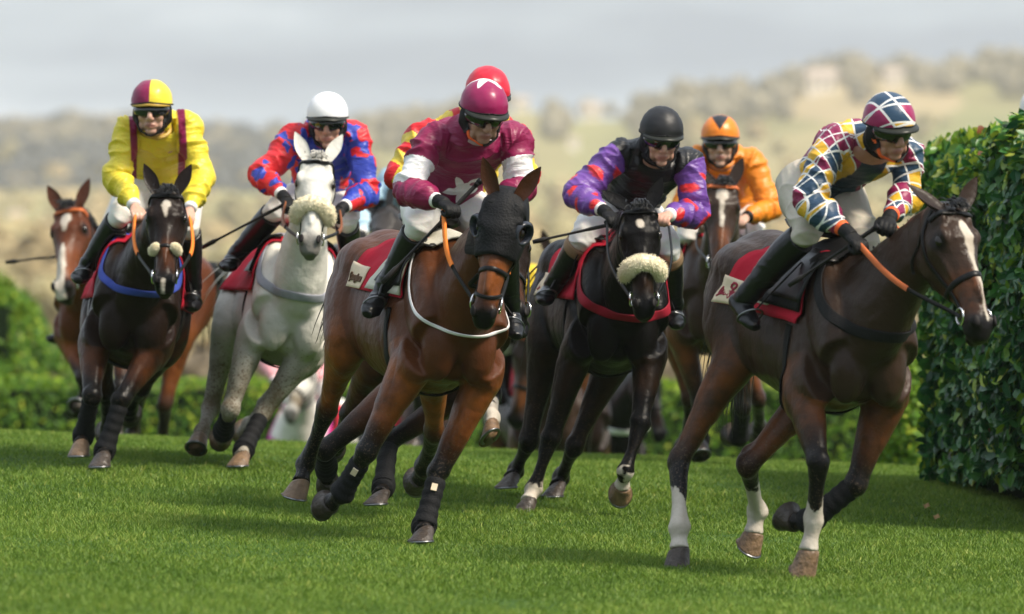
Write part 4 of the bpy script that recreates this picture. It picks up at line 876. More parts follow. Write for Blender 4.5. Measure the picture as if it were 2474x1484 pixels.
def tack(hi, noseband='strap', brow='leather', breast=None, hood=False, rein='leather', cloth=True, cx=-.60, cx1=.04, ca=1.50, slant=.04, girth=True, panel=None, hands=None, saddle=True, plain=False, number=None, pad=None, reinmat2=None):
    o, H, T, hs, hn, ht, l, f, up, bvh, HS, S = (hi[k] for k in ('o', 'H', 'T', 'hs', 'hn', 'ht', 'l', 'f', 'up', 'bvh', 'HS', 'S'))
    br = bpy.data.objects.new('bridle', None); COL.objects.link(br); br.location = hi['poll']; br.parent = o; bpy.context.view_layer.update()
    L = M_['leather']
    bw = .022*HS
    strap('browband', [H(.045, .13*math.sin(a), .0+.10*math.cos(a)-.02) for a in np.linspace(-1.75, 1.75, 24)], .026*HS, bvh, M_[brow], br, .006, .008)
    for s in (-1, 1):
        strap('cheekpiece', [H(.00, .09*s, -.02), H(.09, .13*s, -.105), H(.22, .12*s, -.135), H(.36, .09*s, -.115), H(.47, .075*s, -.09)], bw, bvh, L, br, .005)
        if not plain: strap('throatlash', [H(.03, .10*s, -.04), H(.09, .12*s, -.14), H(.12, .09*s, -.23), H(.13, .02*s, -.28)], .015*HS, bvh, L, br, .004)
    strap('headpiece', [H(-.02, .09*s_, -.0-.02*abs(s_)) for s_ in np.linspace(-1, 1, 10)], .028*HS, bvh, L, br, .006)
    ring = lambda x, tilt=0: ring_in(H(x, 0, -.06), ht, hs, (hn+ht*tilt).normalized(), .3*HS, bvh, 0, 2*math.pi, 44)
    if noseband == 'strap': strap('noseband', ring(.36), .026*HS, bvh, L, br, .006, .008)
    elif noseband == 'figure':
        strap('noseband', ring(.37), .022*HS, bvh, L, br, .006, .008)
        strap('noseband', ring(.47, .55), .018*HS, bvh, L, br, .006, .007)
    elif noseband == 'sheepskin':
        pth = ring_in(H(.37, 0, -.07), ht, hs, (hn-ht*.05).normalized(), .3*HS, bvh, -.42, math.pi+.42, 30)
        fluffy('sheepskin_noseband', pth, bvh, .043*HS, M_['sheepskin'], br)
    elif noseband == 'small':
        for a0, a1 in ((.35, 1.25), (1.9, 2.8)):
            fluffy('sheepskin_noseband', ring_in(H(.375, 0, -.07), ht, hs, hn, .3*HS, bvh, a0, a1, 14), bvh, .020*HS, M_['sheepskin'], br)
        strap('noseband', ring(.375), .022*HS, bvh, L, br, .005, .008)
    bits = []
    for s in (-1, 1):
        q = H(.505, .075*s, -.092); hit = bvh.find_nearest(q); q = hit[0]+hit[1]*.010; bits.append(q)
        if not plain:
            mb = MB(); nn = hit[1]; a = ht.cross(nn).normalized(); b = nn.cross(a); torus(mb, q, a, b, .036*HS, .0055); mb.build('bit_ring', M_['metal'], br)
    if hood:
        # fitted cloth over poll, cheeks and forehead with a cup behind each eye
        mb = MB(); ph = np.linspace(-2.35, 2.35, 30); xs = np.linspace(-.035, .305, 18); vs = []
        for x in xs:
            for a in ph:
                c = H(x, 0, -.09); d = hs*math.sin(a)+hn*math.cos(a)
                h_ = bvh.ray_cast(c+d*.4*HS, -d, .5); p = h_[0] if h_[0] is not None else c+d*.1
                vs.append(p+d*.009)
        n = len(ph); A = np.array([tuple(v) for v in vs])
        eyes_ = [np.array(H(.165, .094*s, -.02)) for s in (-1, 1)]; q_ = lambda i, j: min(np.linalg.norm(A[i*n+j]-e_) for e_ in eyes_) > .046*HS
        mb.add(A, [(i*n+j, i*n+j+1, (i+1)*n+j+1, (i+1)*n+j) for i in range(len(xs)-1) for j in range(n-1) if q_(i, j) and q_(i+1, j+1)])
        ho = mb.build('blinker_hood', M_['hood'], o); so = ho.modifiers.new('t', 'SOLIDIFY'); so.thickness = .007
        for s in (-1, 1):
            mb = MB(); c = H(.165, .094*s, -.026); fw = (hs*s*.75+ht*.35+hn*.45).normalized(); a = fw.cross(hn).normalized(); b = fw.cross(a)
            rr = [(-.01, .054), (.012, .060), (.030, .055), (.034, .047), (.015, .043), (.0, .040)]; n = 18; vs = []
            for dz, r in rr:
                for j in range(n):
                    t = 2*math.pi*j/n; vs.append(tuple(c+fw*(dz*HS)+(a*math.cos(t)+b*math.sin(t))*(r*HS)*(1 if not (dz > .03 and (a*math.cos(t)+b*math.sin(t)).dot(ht) > .3) else .92)))
            mb.add(vs, [(i*n+j, i*n+(j+1) % n, (i+1)*n+(j+1) % n, (i+1)*n+j) for i in range(5) for j in range(n)]); mb.build('eye_cup', M_['cup'], ho)
    if breast:
        mname, w, zf, th = breast
        pth = []
        for a in np.linspace(-1.75, 1.75, 50):
            c_ = T(.04, 0, zf+.44*(1-math.cos(a))**1.15); h_ = bvh.ray_cast(c_, f*math.cos(a)+l*math.sin(a), 1.0)
            if h_[0] is not None: pth.append(h_[0])
        strap('breastgirth', pth, w, bvh, M_[mname], o, .008, .005, smooth=5)
    if cloth:
        def shp(x, a):
            k = abs(a)/ca; return x-(slant*k if x < -.3 else -.02*k), a
        cl = patch('saddle_cloth', hi, cx, cx1, -ca, ca, 16, 36, M_['cloth_red'], o, .016, shape=shp)
        for s in (-1, 1):
            if panel:
                pn = patch('sponsor_panel', hi, cx-.015, cx+.165, s*(ca-.46), s*(ca-.01), 6, 8, M_['cloth_cream'], cl, .024, thick=.004, shape=shp)
                # looped script lettering
                base = s*(ca-.19); n_ = 8
                pts_ = []
                for i in range(n_*6+1):
                    q = i/6; pts_.append((cx-.003+.018*q+.010*math.sin(2*math.pi*q), base+s*(.05*math.cos(2*math.pi*q)*(1.6 if int(q) in (0, 4) else .8))))
                stroke_on('lettering', hi, pts_, .009, M_[panel], pn, .0285, shape=shp)
                if panel == 'print_maroon':
                    stroke_on('emblem', hi, [(cx+.05, s*(ca-.32)), (cx+.07, s*(ca-.38)), (cx+.10, s*(ca-.35)), (cx+.08, s*(ca-.28)), (cx+.05, s*(ca-.31))], .012, M_[panel], pn, .0285, shape=shp)
            if number is not None and s == number:
                stroke_on('number', hi, [(cx+.20, s*(ca-.48)), (cx+.25, s*(ca-.53)), (cx+.28, s*(ca-.46)), (cx+.255, s*(ca-.40)), (cx+.29, s*(ca-.34)), (cx+.27, s*(ca-.24)), (cx+.21, s*(ca-.25)), (cx+.20, s*(ca-.31))], .035, M_['print_white'], cl, .024, shape=shp)
    if pad:
        patch('saddle_pad', hi, -.26, .15, -1.45, 1.45, 12, 30, M_[pad], o, .030, shape=lambda x, a: (x+.10*(1-abs(a)/1.45)**1.0-.10, a), thick=.012)
    if saddle:
        mb = MB(); pts_ = [T(x, 0, 1.60+z) for x, z in ((-.52, .055), (-.40, .035), (-.25, .035), (-.10, .055), (-.01, .075))]
        loft(mb, pts_, [(.10, .022), (.125, .028), (.10, .03), (.085, .035), (.04, .025)], l, n=14); so = mb.build('saddle', M_['leather'], o)
        for s in (-1, 1):
            patch('saddle_flap', hi, -.28, .10, s*.35, s*1.28, 6, 10, M_['leather'], so, .040, shape=lambda x, a: (x+.05*(1.28-abs(a)), a), thick=.006)
    if girth:
        c = T(-.03, 0, 1.2); pth = ring_in(c, f, l, up, 1.0, bvh, -math.pi-.05, .05, 40, outward=True)
        if len(pth) > 5: strap('girth', pth, .075, bvh, M_['pad_black'], o, .008, .008, smooth=4)
    hi['bits'] = bits; hi['bridle'] = br
    if hands:
        for s, hp in zip((-1, 1), hands):
            if hp is None: continue
            b = bits[0 if s < 0 else 1]; mid = b.lerp(hp, .5)-V((0, 0, .03))+hs*(.05*s)
            strap_pts = catmull([tuple(b), tuple(mid), tuple(hp)], 10); k = int(len(strap_pts)*(.42 if rein != 'leather' else 1))
            mb = MB(); nv = np.repeat(np.array([tuple((hs*s*.6-V((0, 1, 0))*.6).normalized())]), len(strap_pts), 0)
            ribbon(strap_pts[:max(k+1, 3)], .019, .006, nv[:max(k+1, 3)], mb); r_ = mb.build('rein', L, br)
            if rein != 'leather':
                mb = MB(); ribbon(strap_pts[k:], .026, .010, nv[k:], mb); mb.build('rein_grip', M_[rein], r_)

def hair(name, roots, dirs, length, n_seg, w, m, parent, droop, seed=0, spread=.03, curl=.02):
    """many tapered locks"""
    r = np.random.default_rng(seed); mb = MB()
    for p, d in zip(roots, dirs):
        p = np.array(p, float); d = nrm(np.array(d, float)+r.normal(0, .16, 3)); L = length*r.uniform(.65, 1.1); pts = [p]
        for i in range(n_seg):
            d = nrm(d+np.array(droop)*(1.0/n_seg)+r.normal(0, curl, 3)); pts.append(pts[-1]+d*L/n_seg)
        ww = w*r.uniform(.6, 1.3); rad = [ww*(1-.85*(i/n_seg)**1.5) for i in range(n_seg+1)]
        loft(mb, pts, [(a, a*.5) for a in rad], (0.3, .8, .4), n=5, seg=1)
    return mb.build(name, m, parent)
def manes(hi, color='hair_black', plaited=True, tail=True, tail_dir=None, tail_n=80, tail_len=.80, forelock=True, mane_len=.10, n=90,  side=1):
    o, H, T, hs, hn, ht, f, l, up, S = (hi[k] for k in ('o', 'H', 'T', 'hs', 'hn', 'ht', 'f', 'l', 'up', 'S')); bvh = hi['bvh']; m = M_[color]; r = np.random.default_rng(3)
    nk = catmull([tuple(p) for p in hi['neck']], 8); roots, dirs = [], []
    poll = np.array(hi['poll'])
    for i in range(n):
        q = r.uniform(.18, .93); c = V(nk[int(q*(len(nk)-1))]); t = V(nrm(nk[min(int(q*(len(nk)-1))+1, len(nk)-1)]-nk[max(int(q*(len(nk)-1))-1, 0)]))
        s_ = l.lerp(hs, q); w = t.cross(s_).normalized()
        h_ = bvh.ray_cast(c, w, .6)
        if h_[0] is None: continue
        roots.append(tuple(h_[0]-w*.012+s_*r.normal(0, .012))); dirs.append(tuple(w*.45+s_*side*.9-t*.3))
    hair('mane', roots, dirs, mane_len*1.1, 6, .0065, m, o, tuple(-up*2.6+l*side*.4), 5)
    if forelock:
        rt = [tuple(H(.005+r.uniform(-.02, .02), r.normal(0, .02), .035)) for _ in range(110)]
        hair('forelock', rt, [tuple(-ht*.15+hn*.8+hs*r.normal(0, .35)) for _ in rt], .085, 6, .0055, m, o, tuple(ht*1.8-hn*.1), 6)
    if tail:
        b = T(-1.20, 0, 1.42); td = V(tail_dir) if tail_dir else (-f*.9+up*.1)
        rt = [tuple(b+l*r.normal(0, .016)+up*r.normal(0, .02)) for _ in range(tail_n)]
        hair('tail', rt, [tuple(td+l*r.normal(0, .06)) for _ in rt], tail_len, 9, .012, m, o, tuple(-up*1.9), 8, curl=.05)
# ------------------------------------------------------------------ riders
def fabric(name, fn, rough=.42, wr=1.0):
    m = bpy.data.materials.new(name); m.use_nodes = True; t = m.node_tree; b = t.nodes['Principled BSDF']
    tc = N(t, 'ShaderNodeTexCoord'); c = fn(t, tc)
    n0 = N(t, 'ShaderNodeTexNoise', Scale=60.0, Detail=3.0); t.links.new(tc.outputs['Object'], n0.inputs['Vector'])
    mu = N(t, 'ShaderNodeMix', data_type='RGBA', blend_type='MULTIPLY'); mu.inputs['Factor'].default_value = .18
    t.links.new(c, mu.inputs['A']) if not isinstance(c, tuple) else setattr(mu.inputs['A'], 'default_value', c+(1,)); t.links.new(n0.outputs['Color'], mu.inputs['B'])
    t.links.new(mu.outputs['Result'], b.inputs['Base Color'])
    b.inputs['Roughness'].default_value = rough; b.inputs['Specular IOR Level'].default_value = .38
    mp = N(t, 'ShaderNodeMapping'); mp.inputs['Scale'].default_value = (12, 12, 26); mp.inputs['Rotation'].default_value = (.3, .5, 0); t.links.new(tc.outputs['Object'], mp.inputs['Vector'])
    n1 = N(t, 'ShaderNodeTexNoise', Scale=1.0, Detail=3.0, Distortion=1.2); t.links.new(mp.outputs[0], n1.inputs['Vector'])
    bp = N(t, 'ShaderNodeBump', Strength=.38*wr, Distance=.022); t.links.new(n1.outputs['Fac'], bp.inputs['Height']); t.links.new(bp.outputs[0], b.inputs['Normal'])
    return m
def plain(c): return lambda t, tc: c
def two(attr, a, b, soft=.003):
    def fn(t, tc): return mixc(t, thresh(t, attr_node(t, attr).outputs['Fac'], soft=soft), a, b)
    return fn
def checks(a, b, scale=10.5):
    def fn(t, tc):
        mp = N(t, 'ShaderNodeMapping'); mp.inputs['Rotation'].default_value = (.2, .4, .5); t.links.new(tc.outputs['Object'], mp.inputs['Vector'])
        v = N(t, 'ShaderNodeTexVoronoi', distance='CHEBYCHEV', Scale=scale, Randomness=.55); t.links.new(mp.outputs[0], v.inputs['Vector'])
        s = N(t, 'ShaderNodeSeparateColor'); t.links.new(v.outputs['Color'], s.inputs[0])
        g = N(t, 'ShaderNodeMath', operation='GREATER_THAN'); g.inputs[1].default_value = .50; t.links.new(s.outputs[0], g.inputs[0])
        c = mixc(t, g.outputs[0], a, b)
        return mixc(t, thresh(t, attr_node(t, 'a').outputs['Fac'], soft=.006), c, a)
    return fn
def shards(cols, scale=8.0, edge=.07, off=(0, 0, 0)):
    """triangular shards: three families of slightly wavy cuts, each piece its own colour, white seams"""
    def fn(t, tc):
        nz = N(t, 'ShaderNodeTexNoise', Scale=3.2, Detail=0.0); t.links.new(tc.outputs['Object'], nz.inputs['Vector'])
        ad = N(t, 'ShaderNodeVectorMath', operation='MULTIPLY_ADD'); t.links.new(nz.outputs['Color'], ad.inputs[0]); ad.inputs[1].default_value = (.15, .15, .15); of = N(t, 'ShaderNodeVectorMath', operation='ADD'); t.links.new(tc.outputs['Object'], of.inputs[0]); of.inputs[1].default_value = off; t.links.new(of.outputs[0], ad.inputs[2])
        ids, ed = [], []
        for d, k in (((.9, .25, .35), 1.0), ((-.35, .3, .9), .8), ((.6, -.3, -.74), .62)):
            dt = N(t, 'ShaderNodeVectorMath', operation='DOT_PRODUCT'); t.links.new(ad.outputs[0], dt.inputs[0]); dt.inputs[1].default_value = tuple(np.array(d)*scale*k)
            fl = N(t, 'ShaderNodeMath', operation='FLOOR'); t.links.new(dt.outputs['Value'], fl.inputs[0]); ids.append(fl.outputs[0])
            pp = N(t, 'ShaderNodeMath', operation='PINGPONG'); t.links.new(dt.outputs['Value'], pp.inputs[0]); pp.inputs[1].default_value = .5
            sc = N(t, 'ShaderNodeMath', operation='DIVIDE'); t.links.new(pp.outputs[0], sc.inputs[0]); sc.inputs[1].default_value = k; ed.append(sc.outputs[0])
        cb = N(t, 'ShaderNodeCombineXYZ'); [t.links.new(ids[i], cb.inputs[i]) for i in range(3)]
        wn = N(t, 'ShaderNodeTexWhiteNoise'); t.links.new(cb.outputs[0], wn.inputs['Vector'])
        r = N(t, 'ShaderNodeValToRGB'); r.color_ramp.interpolation = 'CONSTANT'; t.links.new(wn.outputs['Value'], r.inputs[0])
        el = r.color_ramp.elements; el[0].position = 0; el[0].color = cols[0]+(1,); el[1].position = .40; el[1].color = cols[1]+(1,); k = el.new(.68); k.color = cols[2]+(1,)
        m1 = N(t, 'ShaderNodeMath', operation='MINIMUM'); t.links.new(ed[0], m1.inputs[0]); t.links.new(ed[1], m1.inputs[1])
        m2 = N(t, 'ShaderNodeMath', operation='MINIMUM'); t.links.new(m1.outputs[0], m2.inputs[0]); t.links.new(ed[2], m2.inputs[1])
        g = N(t, 'ShaderNodeMath', operation='LESS_THAN'); g.inputs[1].default_value = edge; t.links.new(m2.outputs[0], g.inputs[0])
        c = mixc(t, g.outputs[0], r.outputs[0], (.78, .76, .74))
        return mixc(t, thresh(t, attr_node(t, 'a').outputs['Fac'], soft=.004), c, (.012, .03, .055))
    return fn
def three(a, b, c):
    def fn(t, tc):
        x = mixc(t, thresh(t, attr_node(t, 'a').outputs['Fac'], soft=.004), a, b)
        return mixc(t, thresh(t, attr_node(t, 'b').outputs['Fac'], soft=.004), x, c)
    return fn
def skin_mat(k=1.0, red=1.0):
    m = bpy.data.materials.new('skin'); m.use_nodes = True; t = m.node_tree; b = t.nodes['Principled BSDF']
    tc = N(t, 'ShaderNodeTexCoord'); n = N(t, 'ShaderNodeTexNoise', Scale=35.0, Detail=4.0); t.links.new(tc.outputs['Object'], n.inputs['Vector'])
    c = mixc(t, n.outputs['Fac'], (.40*k, .22*k/red, .155*k/red), (.56*k, .33*k/red, .245*k/red)); c = mixc(t, attr_node(t, 'lip').outputs['Fac'], c, (.30, .085, .07))
    c = mixc(t, attr_node(t, 'stub').outputs['Fac'], c, (.20, .12, .09))
    t.links.new(c, b.inputs['Base Color']); b.inputs['Roughness'].default_value = .45; b.inputs['Subsurface Weight'].default_value = .08; b.inputs['Subsurface Radius'].default_value = (.02, .008, .004)
    return m
M_['skin'] = skin_mat()
M_['glove'] = mat('black_glove', (.007, .007, .0075), rough=.6, var=.3, bump=.3, bscale=80)
M_['breeches'] = fabric('white_breeches', plain((.76, .74, .70)), rough=.6, wr=.35)
M_['breeches_mud'] = fabric('stone_breeches', plain((.50, .45, .37)), rough=.65, wr=.35)
M_['lens'] = mat('dark_lens', (.006, .006, .008), rough=.07, spec=.9, var=0)
M_['harness'] = mat('black_harness', (.006, .006, .0065), rough=.55, var=.2)
M_['peak'] = mat('dark_peak', (.020, .022, .018), rough=.35, var=.2)
M_['cuff'] = mat('white_cuff', (.74, .72, .70), rough=.7, var=.08)
M_['boot_top'] = mat('tan_boot_top', (.26, .17, .10), rough=.5, var=.2)
M_['orange_strap'] = mat('orange_strap', (.75, .12, .03), rough=.5, var=.1)
M_['whip'] = mat('whip_leather', (.016, .014, .013), rough=.4, var=.3)

def star_sd(x, y, R, r, rot=0):
    a = np.arctan2(y, x)+rot; d = np.hypot(x, y); k = 2*math.pi/5; q = np.abs((a % k)-k/2)/(k/2)
    return (r+(R-r)*q**1.6)-d

def hand_geo(mb, w, d, g, sgn, sc=1.0):
    """closed hand at wrist w pointing along d, knuckle line g, thumb on the side sgn*g"""
    d, g = d.normalized(), (g-d*g.dot(d)).normalized(); n = d.cross(g)
    if n.z < 0: n = -n
    ax = (d, g, n)
    loft(mb, [w-d*.03, w, w+d*.03, w+d*.07, w+d*.088], [(.026, .021), (.027, .020), (.038, .020), (.042, .018), (.040, .014)], g, n=12)
    for i, (o, L) in enumerate(((-.031, .85), (-.010, 1.0), (.012, .95), (.032, .78))):
        o *= -sgn; k = w+d*.085+g*o+n*.006
        p = [k-d*.02, k, k+d*.022*L-n*.016, k+d*.016-n*.042*L, k-d*.012-n*.050*L, k-d*.030-n*.038*L]
        loft(mb, p, [.0105, .0115, .0105, .0098, .0092, .0075], g, n=8, seg=3)
    b = w+d*.028+g*(.034*sgn)-n*.006
    loft(mb, [b-d*.01, b+d*.022+g*(.012*sgn)-n*.010, b+d*.048+g*(.004*sgn)-n*.026, b+d*.058-g*(.016*sgn)-n*.034], [.014, .0135, .0115, .009], n, n=8, seg=3)

def make_jockey(j):
    hi = HORSES[j['horse']]; T, f, l, up = hi['T'], hi['f'], hi['l'], hi['up']; z = V((0, 0, 1))
    pk = lambda q: PP(q[0], q[1], T(q[2], 0, 1.6), f)
    J = {k: pk(q) for k, q in j['p'].items()}
    sc = j.get('sc', 1.0)
    vox = j.get('vox', .0055)
    yaw, pit, rol = (math.radians(x) for x in j['face'])
    fx = V((math.sin(yaw)*math.cos(pit), -math.cos(yaw)*math.cos(pit), -math.sin(pit)))
    fy = z.cross(fx).normalized(); fz = fx.cross(fy).normalized()
    q = Quaternion(fx, rol); fy = q @ fy; fz = q @ fz
    hc = J['head']; hs_ = sc*j.get('hsc', 1.09)
    Hd = lambda x, y, zz: hc+(fx*x+fy*y+fz*zz)*hs_
    hax = (fx, fy, fz)
    neck = J['neck']; pel = J['pelvis']
    shv = (J['shL']-J['shR']).normalized()
    # ---- body
    mb = MB(); b3 = lambda c, r: ball(mb, Hd(*c), hax, [x*hs_ for x in r])
    b3((-.012, 0, .035), (.094, .074, .088)); jw = {'Y': 1.0, 'G': .95, 'M': 1.06, 'B': .97, 'R': 1.04, 'O': .93}.get(j['horse'], 1); b3((.030, 0, -.045), (.058, .060*jw, .075)); b3((.066, 0, -.103*(2-jw)), (.024, .030*jw, .020))
    for s in (-1, 1):
        b3((.052, .040*s, -.026), (.034, .026, .034)); b3((.035, .050*s, -.075), (.035, .016, .03)); b3((.100, .013*s, -.037), (.012, .010, .010)); b3((-.005, .077*s, -.02), (.02, .010, .032))
    loft(mb, [Hd(.080, 0, .022), Hd(.096, 0, .000), Hd(.112, 0, -.028), Hd(.098, 0, -.044)], [.010*hs_, .012*hs_, .0145*hs_, .009*hs_], fy, n=10)
    b3((.070, 0, .030), (.022, .060, .016)); b3((.084, 0, -.066), (.013, .026, .0075)); b3((.082, 0, -.080), (.014, .022, .009)); b3((.074, 0, -.073), (.016, .036, .022))
    loft(mb, [neck-(hc-neck)*.15, neck.lerp(Hd(-.02, 0, -.06), .6), Hd(-.015, 0, -.02)], [.060*sc, .056*sc, .058*sc], shv, n=12)
    mid = pel.lerp(neck, .5)+up*.03
    loft(mb, [pel, mid, neck.lerp(pel, .2), neck], [(.13*sc, .09*sc), (.12*sc, .09*sc), (.15*sc, .08*sc), (.06*sc, .05*sc)], shv, n=16)
    for k in 'RL':
        loft(mb, [J['sh'+k], J['el'+k], J['ha'+k]], [.045*sc, .036*sc, .024*sc], f, n=10)
        loft(mb, [pel+l*(.09 if k == 'L' else -.09), J['kn'+k], J['an'+k]], [.07*sc, .035*sc, .018*sc], l, n=10)
    gloved = j.get('gloves', 'RL')
    for k in 'RL':
        if k in gloved: continue
        d = (J['ha'+k]-J['el'+k]).normalized(); d = (d+f*.4-up*.2).normalized(); hand_geo(mb, J['ha'+k], d, l, -1 if k == 'L' else 1, sc)
    me = remesh(mb, vox, 3); a = vco(me); rel = a-np.array(hc); X, Y, Z = (rel@np.array(v)/hs_ for v in hax)
    lip = np.clip(1-np.abs(np.hypot((Y)/.024, (Z+.0725)/.011))+.35, 0, 1)*(X > .078); stub = ss(-.045, -.075, Z)*(X > -.02)*.35*j.get('stubble', .6)
    fattr(me, 'lip', np.clip(lip*1.6, 0, 1)*.8); fattr(me, 'stub', stub*(np.hypot(X, Y) < .14)*(Z > -.14))
    o = link('person', me, skin_mat(*{'Y': (1.12, 1.0), 'G': (1.0, 1.12), 'M': (.85, 1.08), 'B': (1.15, 1.05), 'R': (.92, 1.18), 'O': (1.05, .95)}.get(j['horse'], (1, 1)))); tag(o, j['label'], 'person', j.get('group', 'jockeys riding in the race'))
    hbv = bvh_of(me)
    for k in gloved:
        g = MB(); d = (J['ha'+k]-J['el'+k]).normalized(); wr = J['ha'+k]; d2 = (d+f*.35-up*.25).normalized()
        loft(g, [wr-d*.05, wr-d*.01, wr+d2*.02], [.033*sc, .032*sc, .030*sc], l, n=12); hand_geo(g, wr, d2, l, -1 if k == 'L' else 1, sc)
        me2 = remesh(g, .0038, 2); a2 = vco(me2); setco(me2, a2+vno(me2)*.0025); link('glove', me2, M_['glove'], o)
    # ---- jacket
    smp = []
    def rec(pts, rads, part, s):
        c = catmull([tuple(p) for p in pts], 8); r = catmull([np.mean(x) for x in rads], 8)[:, 0]; sv = catmull(s, 8)[:, 0]; t = nrm(np.gradient(c, axis=0)); smp.append((c, r, np.full(len(c), part), sv, t))
    mb = MB(); spine = (neck-pel)
    bk = (shv.cross(spine)).normalized()
    if bk.dot(up) < 0: bk = -bk
    hem = pel.lerp(neck, j.get('hem', .12)); P1 = pel.lerp(neck, .42)+bk*.045; P2 = neck.lerp(pel, .22)+bk*.03
    ch = (J['shR']+J['shL'])/2; P2 = P2.lerp(ch+bk*.02-spine*.05, .5)
    tb = [hem-spine*.03, hem, P1, P2, ch+spine*.10+bk*.01, neck+(neck-P2)*.28]
    wsh = (J['shL']-J['shR']).length/2
    rd = [(.145*sc, .105*sc), (.165*sc, .125*sc), (.178*sc, .14*sc), (wsh*.98+.015, .128*sc), (wsh*.66, .098*sc), (.066*sc, .066*sc)]
    loft(mb, tb, rd, shv, n=24); rec(tb, [np.mean(x) for x in rd], 0, [0, .1, .45, .75, .92, 1])
    bag = j.get('bag', 1.0)
    for pi, k in ((1, 'R'), (2, 'L')):
        S_, E_, W_ = J['sh'+k], J['el'+k], J['ha'+k]; d = (W_-E_).normalized(); wend = W_-d*(.055 if k in gloved else .02)
        inn = S_.lerp(ch, .35)
        out_ = ((E_-S_).normalized()-(W_-E_).normalized()).normalized()
        pts = [inn, S_, S_.lerp(E_, .35), S_.lerp(E_, .72), E_+out_*.012, E_.lerp(wend, .3), E_.lerp(wend, .68), E_.lerp(wend, .93), wend]
        rr = [.078, .082, .076*bag, .073*bag, .070*bag, .066*bag, .055*bag, .040, .034]
        loft(mb, pts, [x*sc for x in rr], f, n=18); rec(pts, [x*sc for x in rr], pi, [-.2, 0, .35, .72, 1, 1.3, 1.68, 1.93, 2])
    me = remesh(mb, j.get('jvox', .0065), 5); a = vco(me).astype(float); nr = vno(me)
    C, Rr, Pt, Sv, Tt = (np.concatenate([s[i] for s in smp]) for i in range(5))
    idx = np.empty(len(a), int)
    for i in range(0, len(a), 6000):
        d = np.sqrt(((a[i:i+6000, None]-C[None])**2).sum(2))-Rr[None]; idx[i:i+6000] = d.argmin(1)
    part, sv, ct, tt = Pt[idx], Sv[idx], C[idx], Tt[idx]
    q = a-ct; al = np.sum(q*tt, 1, keepdims=True); per = q-al*tt
    fold = ct*1.0+tt*al+per*.38
    sd_ = j.get('seed', 1)
    w1 = 1-np.abs(vnoise(fold, 17, sd_)); w2 = 1-np.abs(vnoise(fold, 34, sd_+5)); w3 = vnoise(a, 9, sd_+9)
    amt = np.where(part == 0, .75, 1.0)*j.get('wr', 1.0)
    disp = ((w1**3-.35)*.023+(w2**3-.35)*.005+w3*.009)*amt
    edge = np.where(part > 0, 1-ss(1.7, 1.95, sv), 1.0)
    a = a+nr*(disp*edge)[:, None]; setco(me, a)
    tx = (a-np.array(ch))@np.array(shv); ts = (a-np.array(pel))@np.array(spine)/spine.length_squared; tf = -((a-np.array(ch))@np.array(bk))
    e1 = nrm(np.cross(tt, np.array(f)[None].repeat(len(tt), 0))); e2 = np.cross(tt, e1); ang = np.arctan2(np.sum(per*e2, 1), np.sum(per*e1, 1))
    A, B = j['pat'](part, sv, tx, ts, tf, ang, a) if j.get('pat') else (np.full(len(a), -1.), np.full(len(a), -1.))
    fattr(me, 'a', A); fattr(me, 'b', B)
    jk = link('silk_jacket', me, j['silk'], o)
    jb = None
    # collar / stock
    mb = MB(); cc = neck+(hc-neck).normalized()*.02; dn = (hc-neck).normalized()
    ring = [cc+(shv*math.cos(t)+dn.cross(shv)*math.sin(t))*.066*sc for t in np.linspace(0, 2*math.pi, 25)]
    loft(mb, ring, [(.012, .022)]*25, [tuple(dn)]*25, n=8, seg=1); mb.build('collar', j.get('collar', M_['cuff']), o)
    for k in 'RL':
        d = (J['ha'+k]-J['el'+k]).normalized(); c = J['ha'+k]-d*(.062 if k in gloved else .028); mb = MB()
        loft(mb, [c-d*.014, c, c+d*.014, c+d*.022], [.037*sc, .039*sc, .037*sc, .030*sc], f, n=16, seg=2); mb.build('cuff', j.get('cuffm', M_['cuff']), o)
    # ---- breeches and boots
    mb = MB()
    hp = pel+bk*.0; kn = {}
    loft(mb, [pel.lerp(neck, .30), pel.lerp(neck, .10), pel-spine*.08, pel-spine*.30], [(.125*sc, .10*sc), (.155*sc, .125*sc), (.165*sc, .135*sc), (.09*sc, .07*sc)], shv, n=20)
    for s, k in ((-1, 'R'), (1, 'L')):
        hj = pel+l*(.085*s)-spine*.06; kne = J['kn'+k]; kd = (J['an'+k]-kne).normalized()
        loft(mb, [hj, hj.lerp(kne, .3), hj.lerp(kne, .7), kne, kne+kd*.05, kne+kd*.09], [.125*sc, .115*sc, .09*sc, .068*sc, .056*sc, .050*sc], l, n=18)
    me = remesh(mb, j.get('jvox', .0065), 6); a = vco(me); setco(me, a+vno(me)*((1-np.abs(vnoise(a*np.array([.6, .6, 1.3]), 11, 4)))**4*.011-.003)[:, None])
    link('breeches', me, j.get('breeches', M_['breeches']), o)
    for s, k in ((-1, 'R'), (1, 'L')):
        kne, ank, toe = J['kn'+k], J['an'+k], J['to'+k]; mb = MB(); kd = (ank-kne).normalized(); fd = (toe-ank).normalized()
        bkw = -(fd-kd*fd.dot(kd)).normalized()
        a_ = kne+kd*j.get('boot0', .05)
        loft(mb, [a_, a_.lerp(ank, .25)+bkw*.012, a_.lerp(ank, .5)+bkw*.010, a_.lerp(ank, .8), ank, ank+kd*.035], [(.070*sc, .076*sc), (.069*sc, .078*sc), (.062*sc, .070*sc), (.052*sc, .056*sc), (.050*sc, .054*sc), (.043*sc, .050*sc)], l, n=18)
        heel = ank+kd*.055-fd*.035; tipp = ank+fd*.20+kd*.06
        fn_ = fd.cross(l).normalized()
        loft(mb, [heel-fd*.012, heel+fd*.02, ank+fd*.07+kd*.050, ank+fd*.14+kd*.062, tipp], [(.028*sc, .030*sc), (.042*sc, .042*sc), (.046*sc, .040*sc), (.050*sc, .032*sc), (.026*sc, .018*sc)], l, n=14)
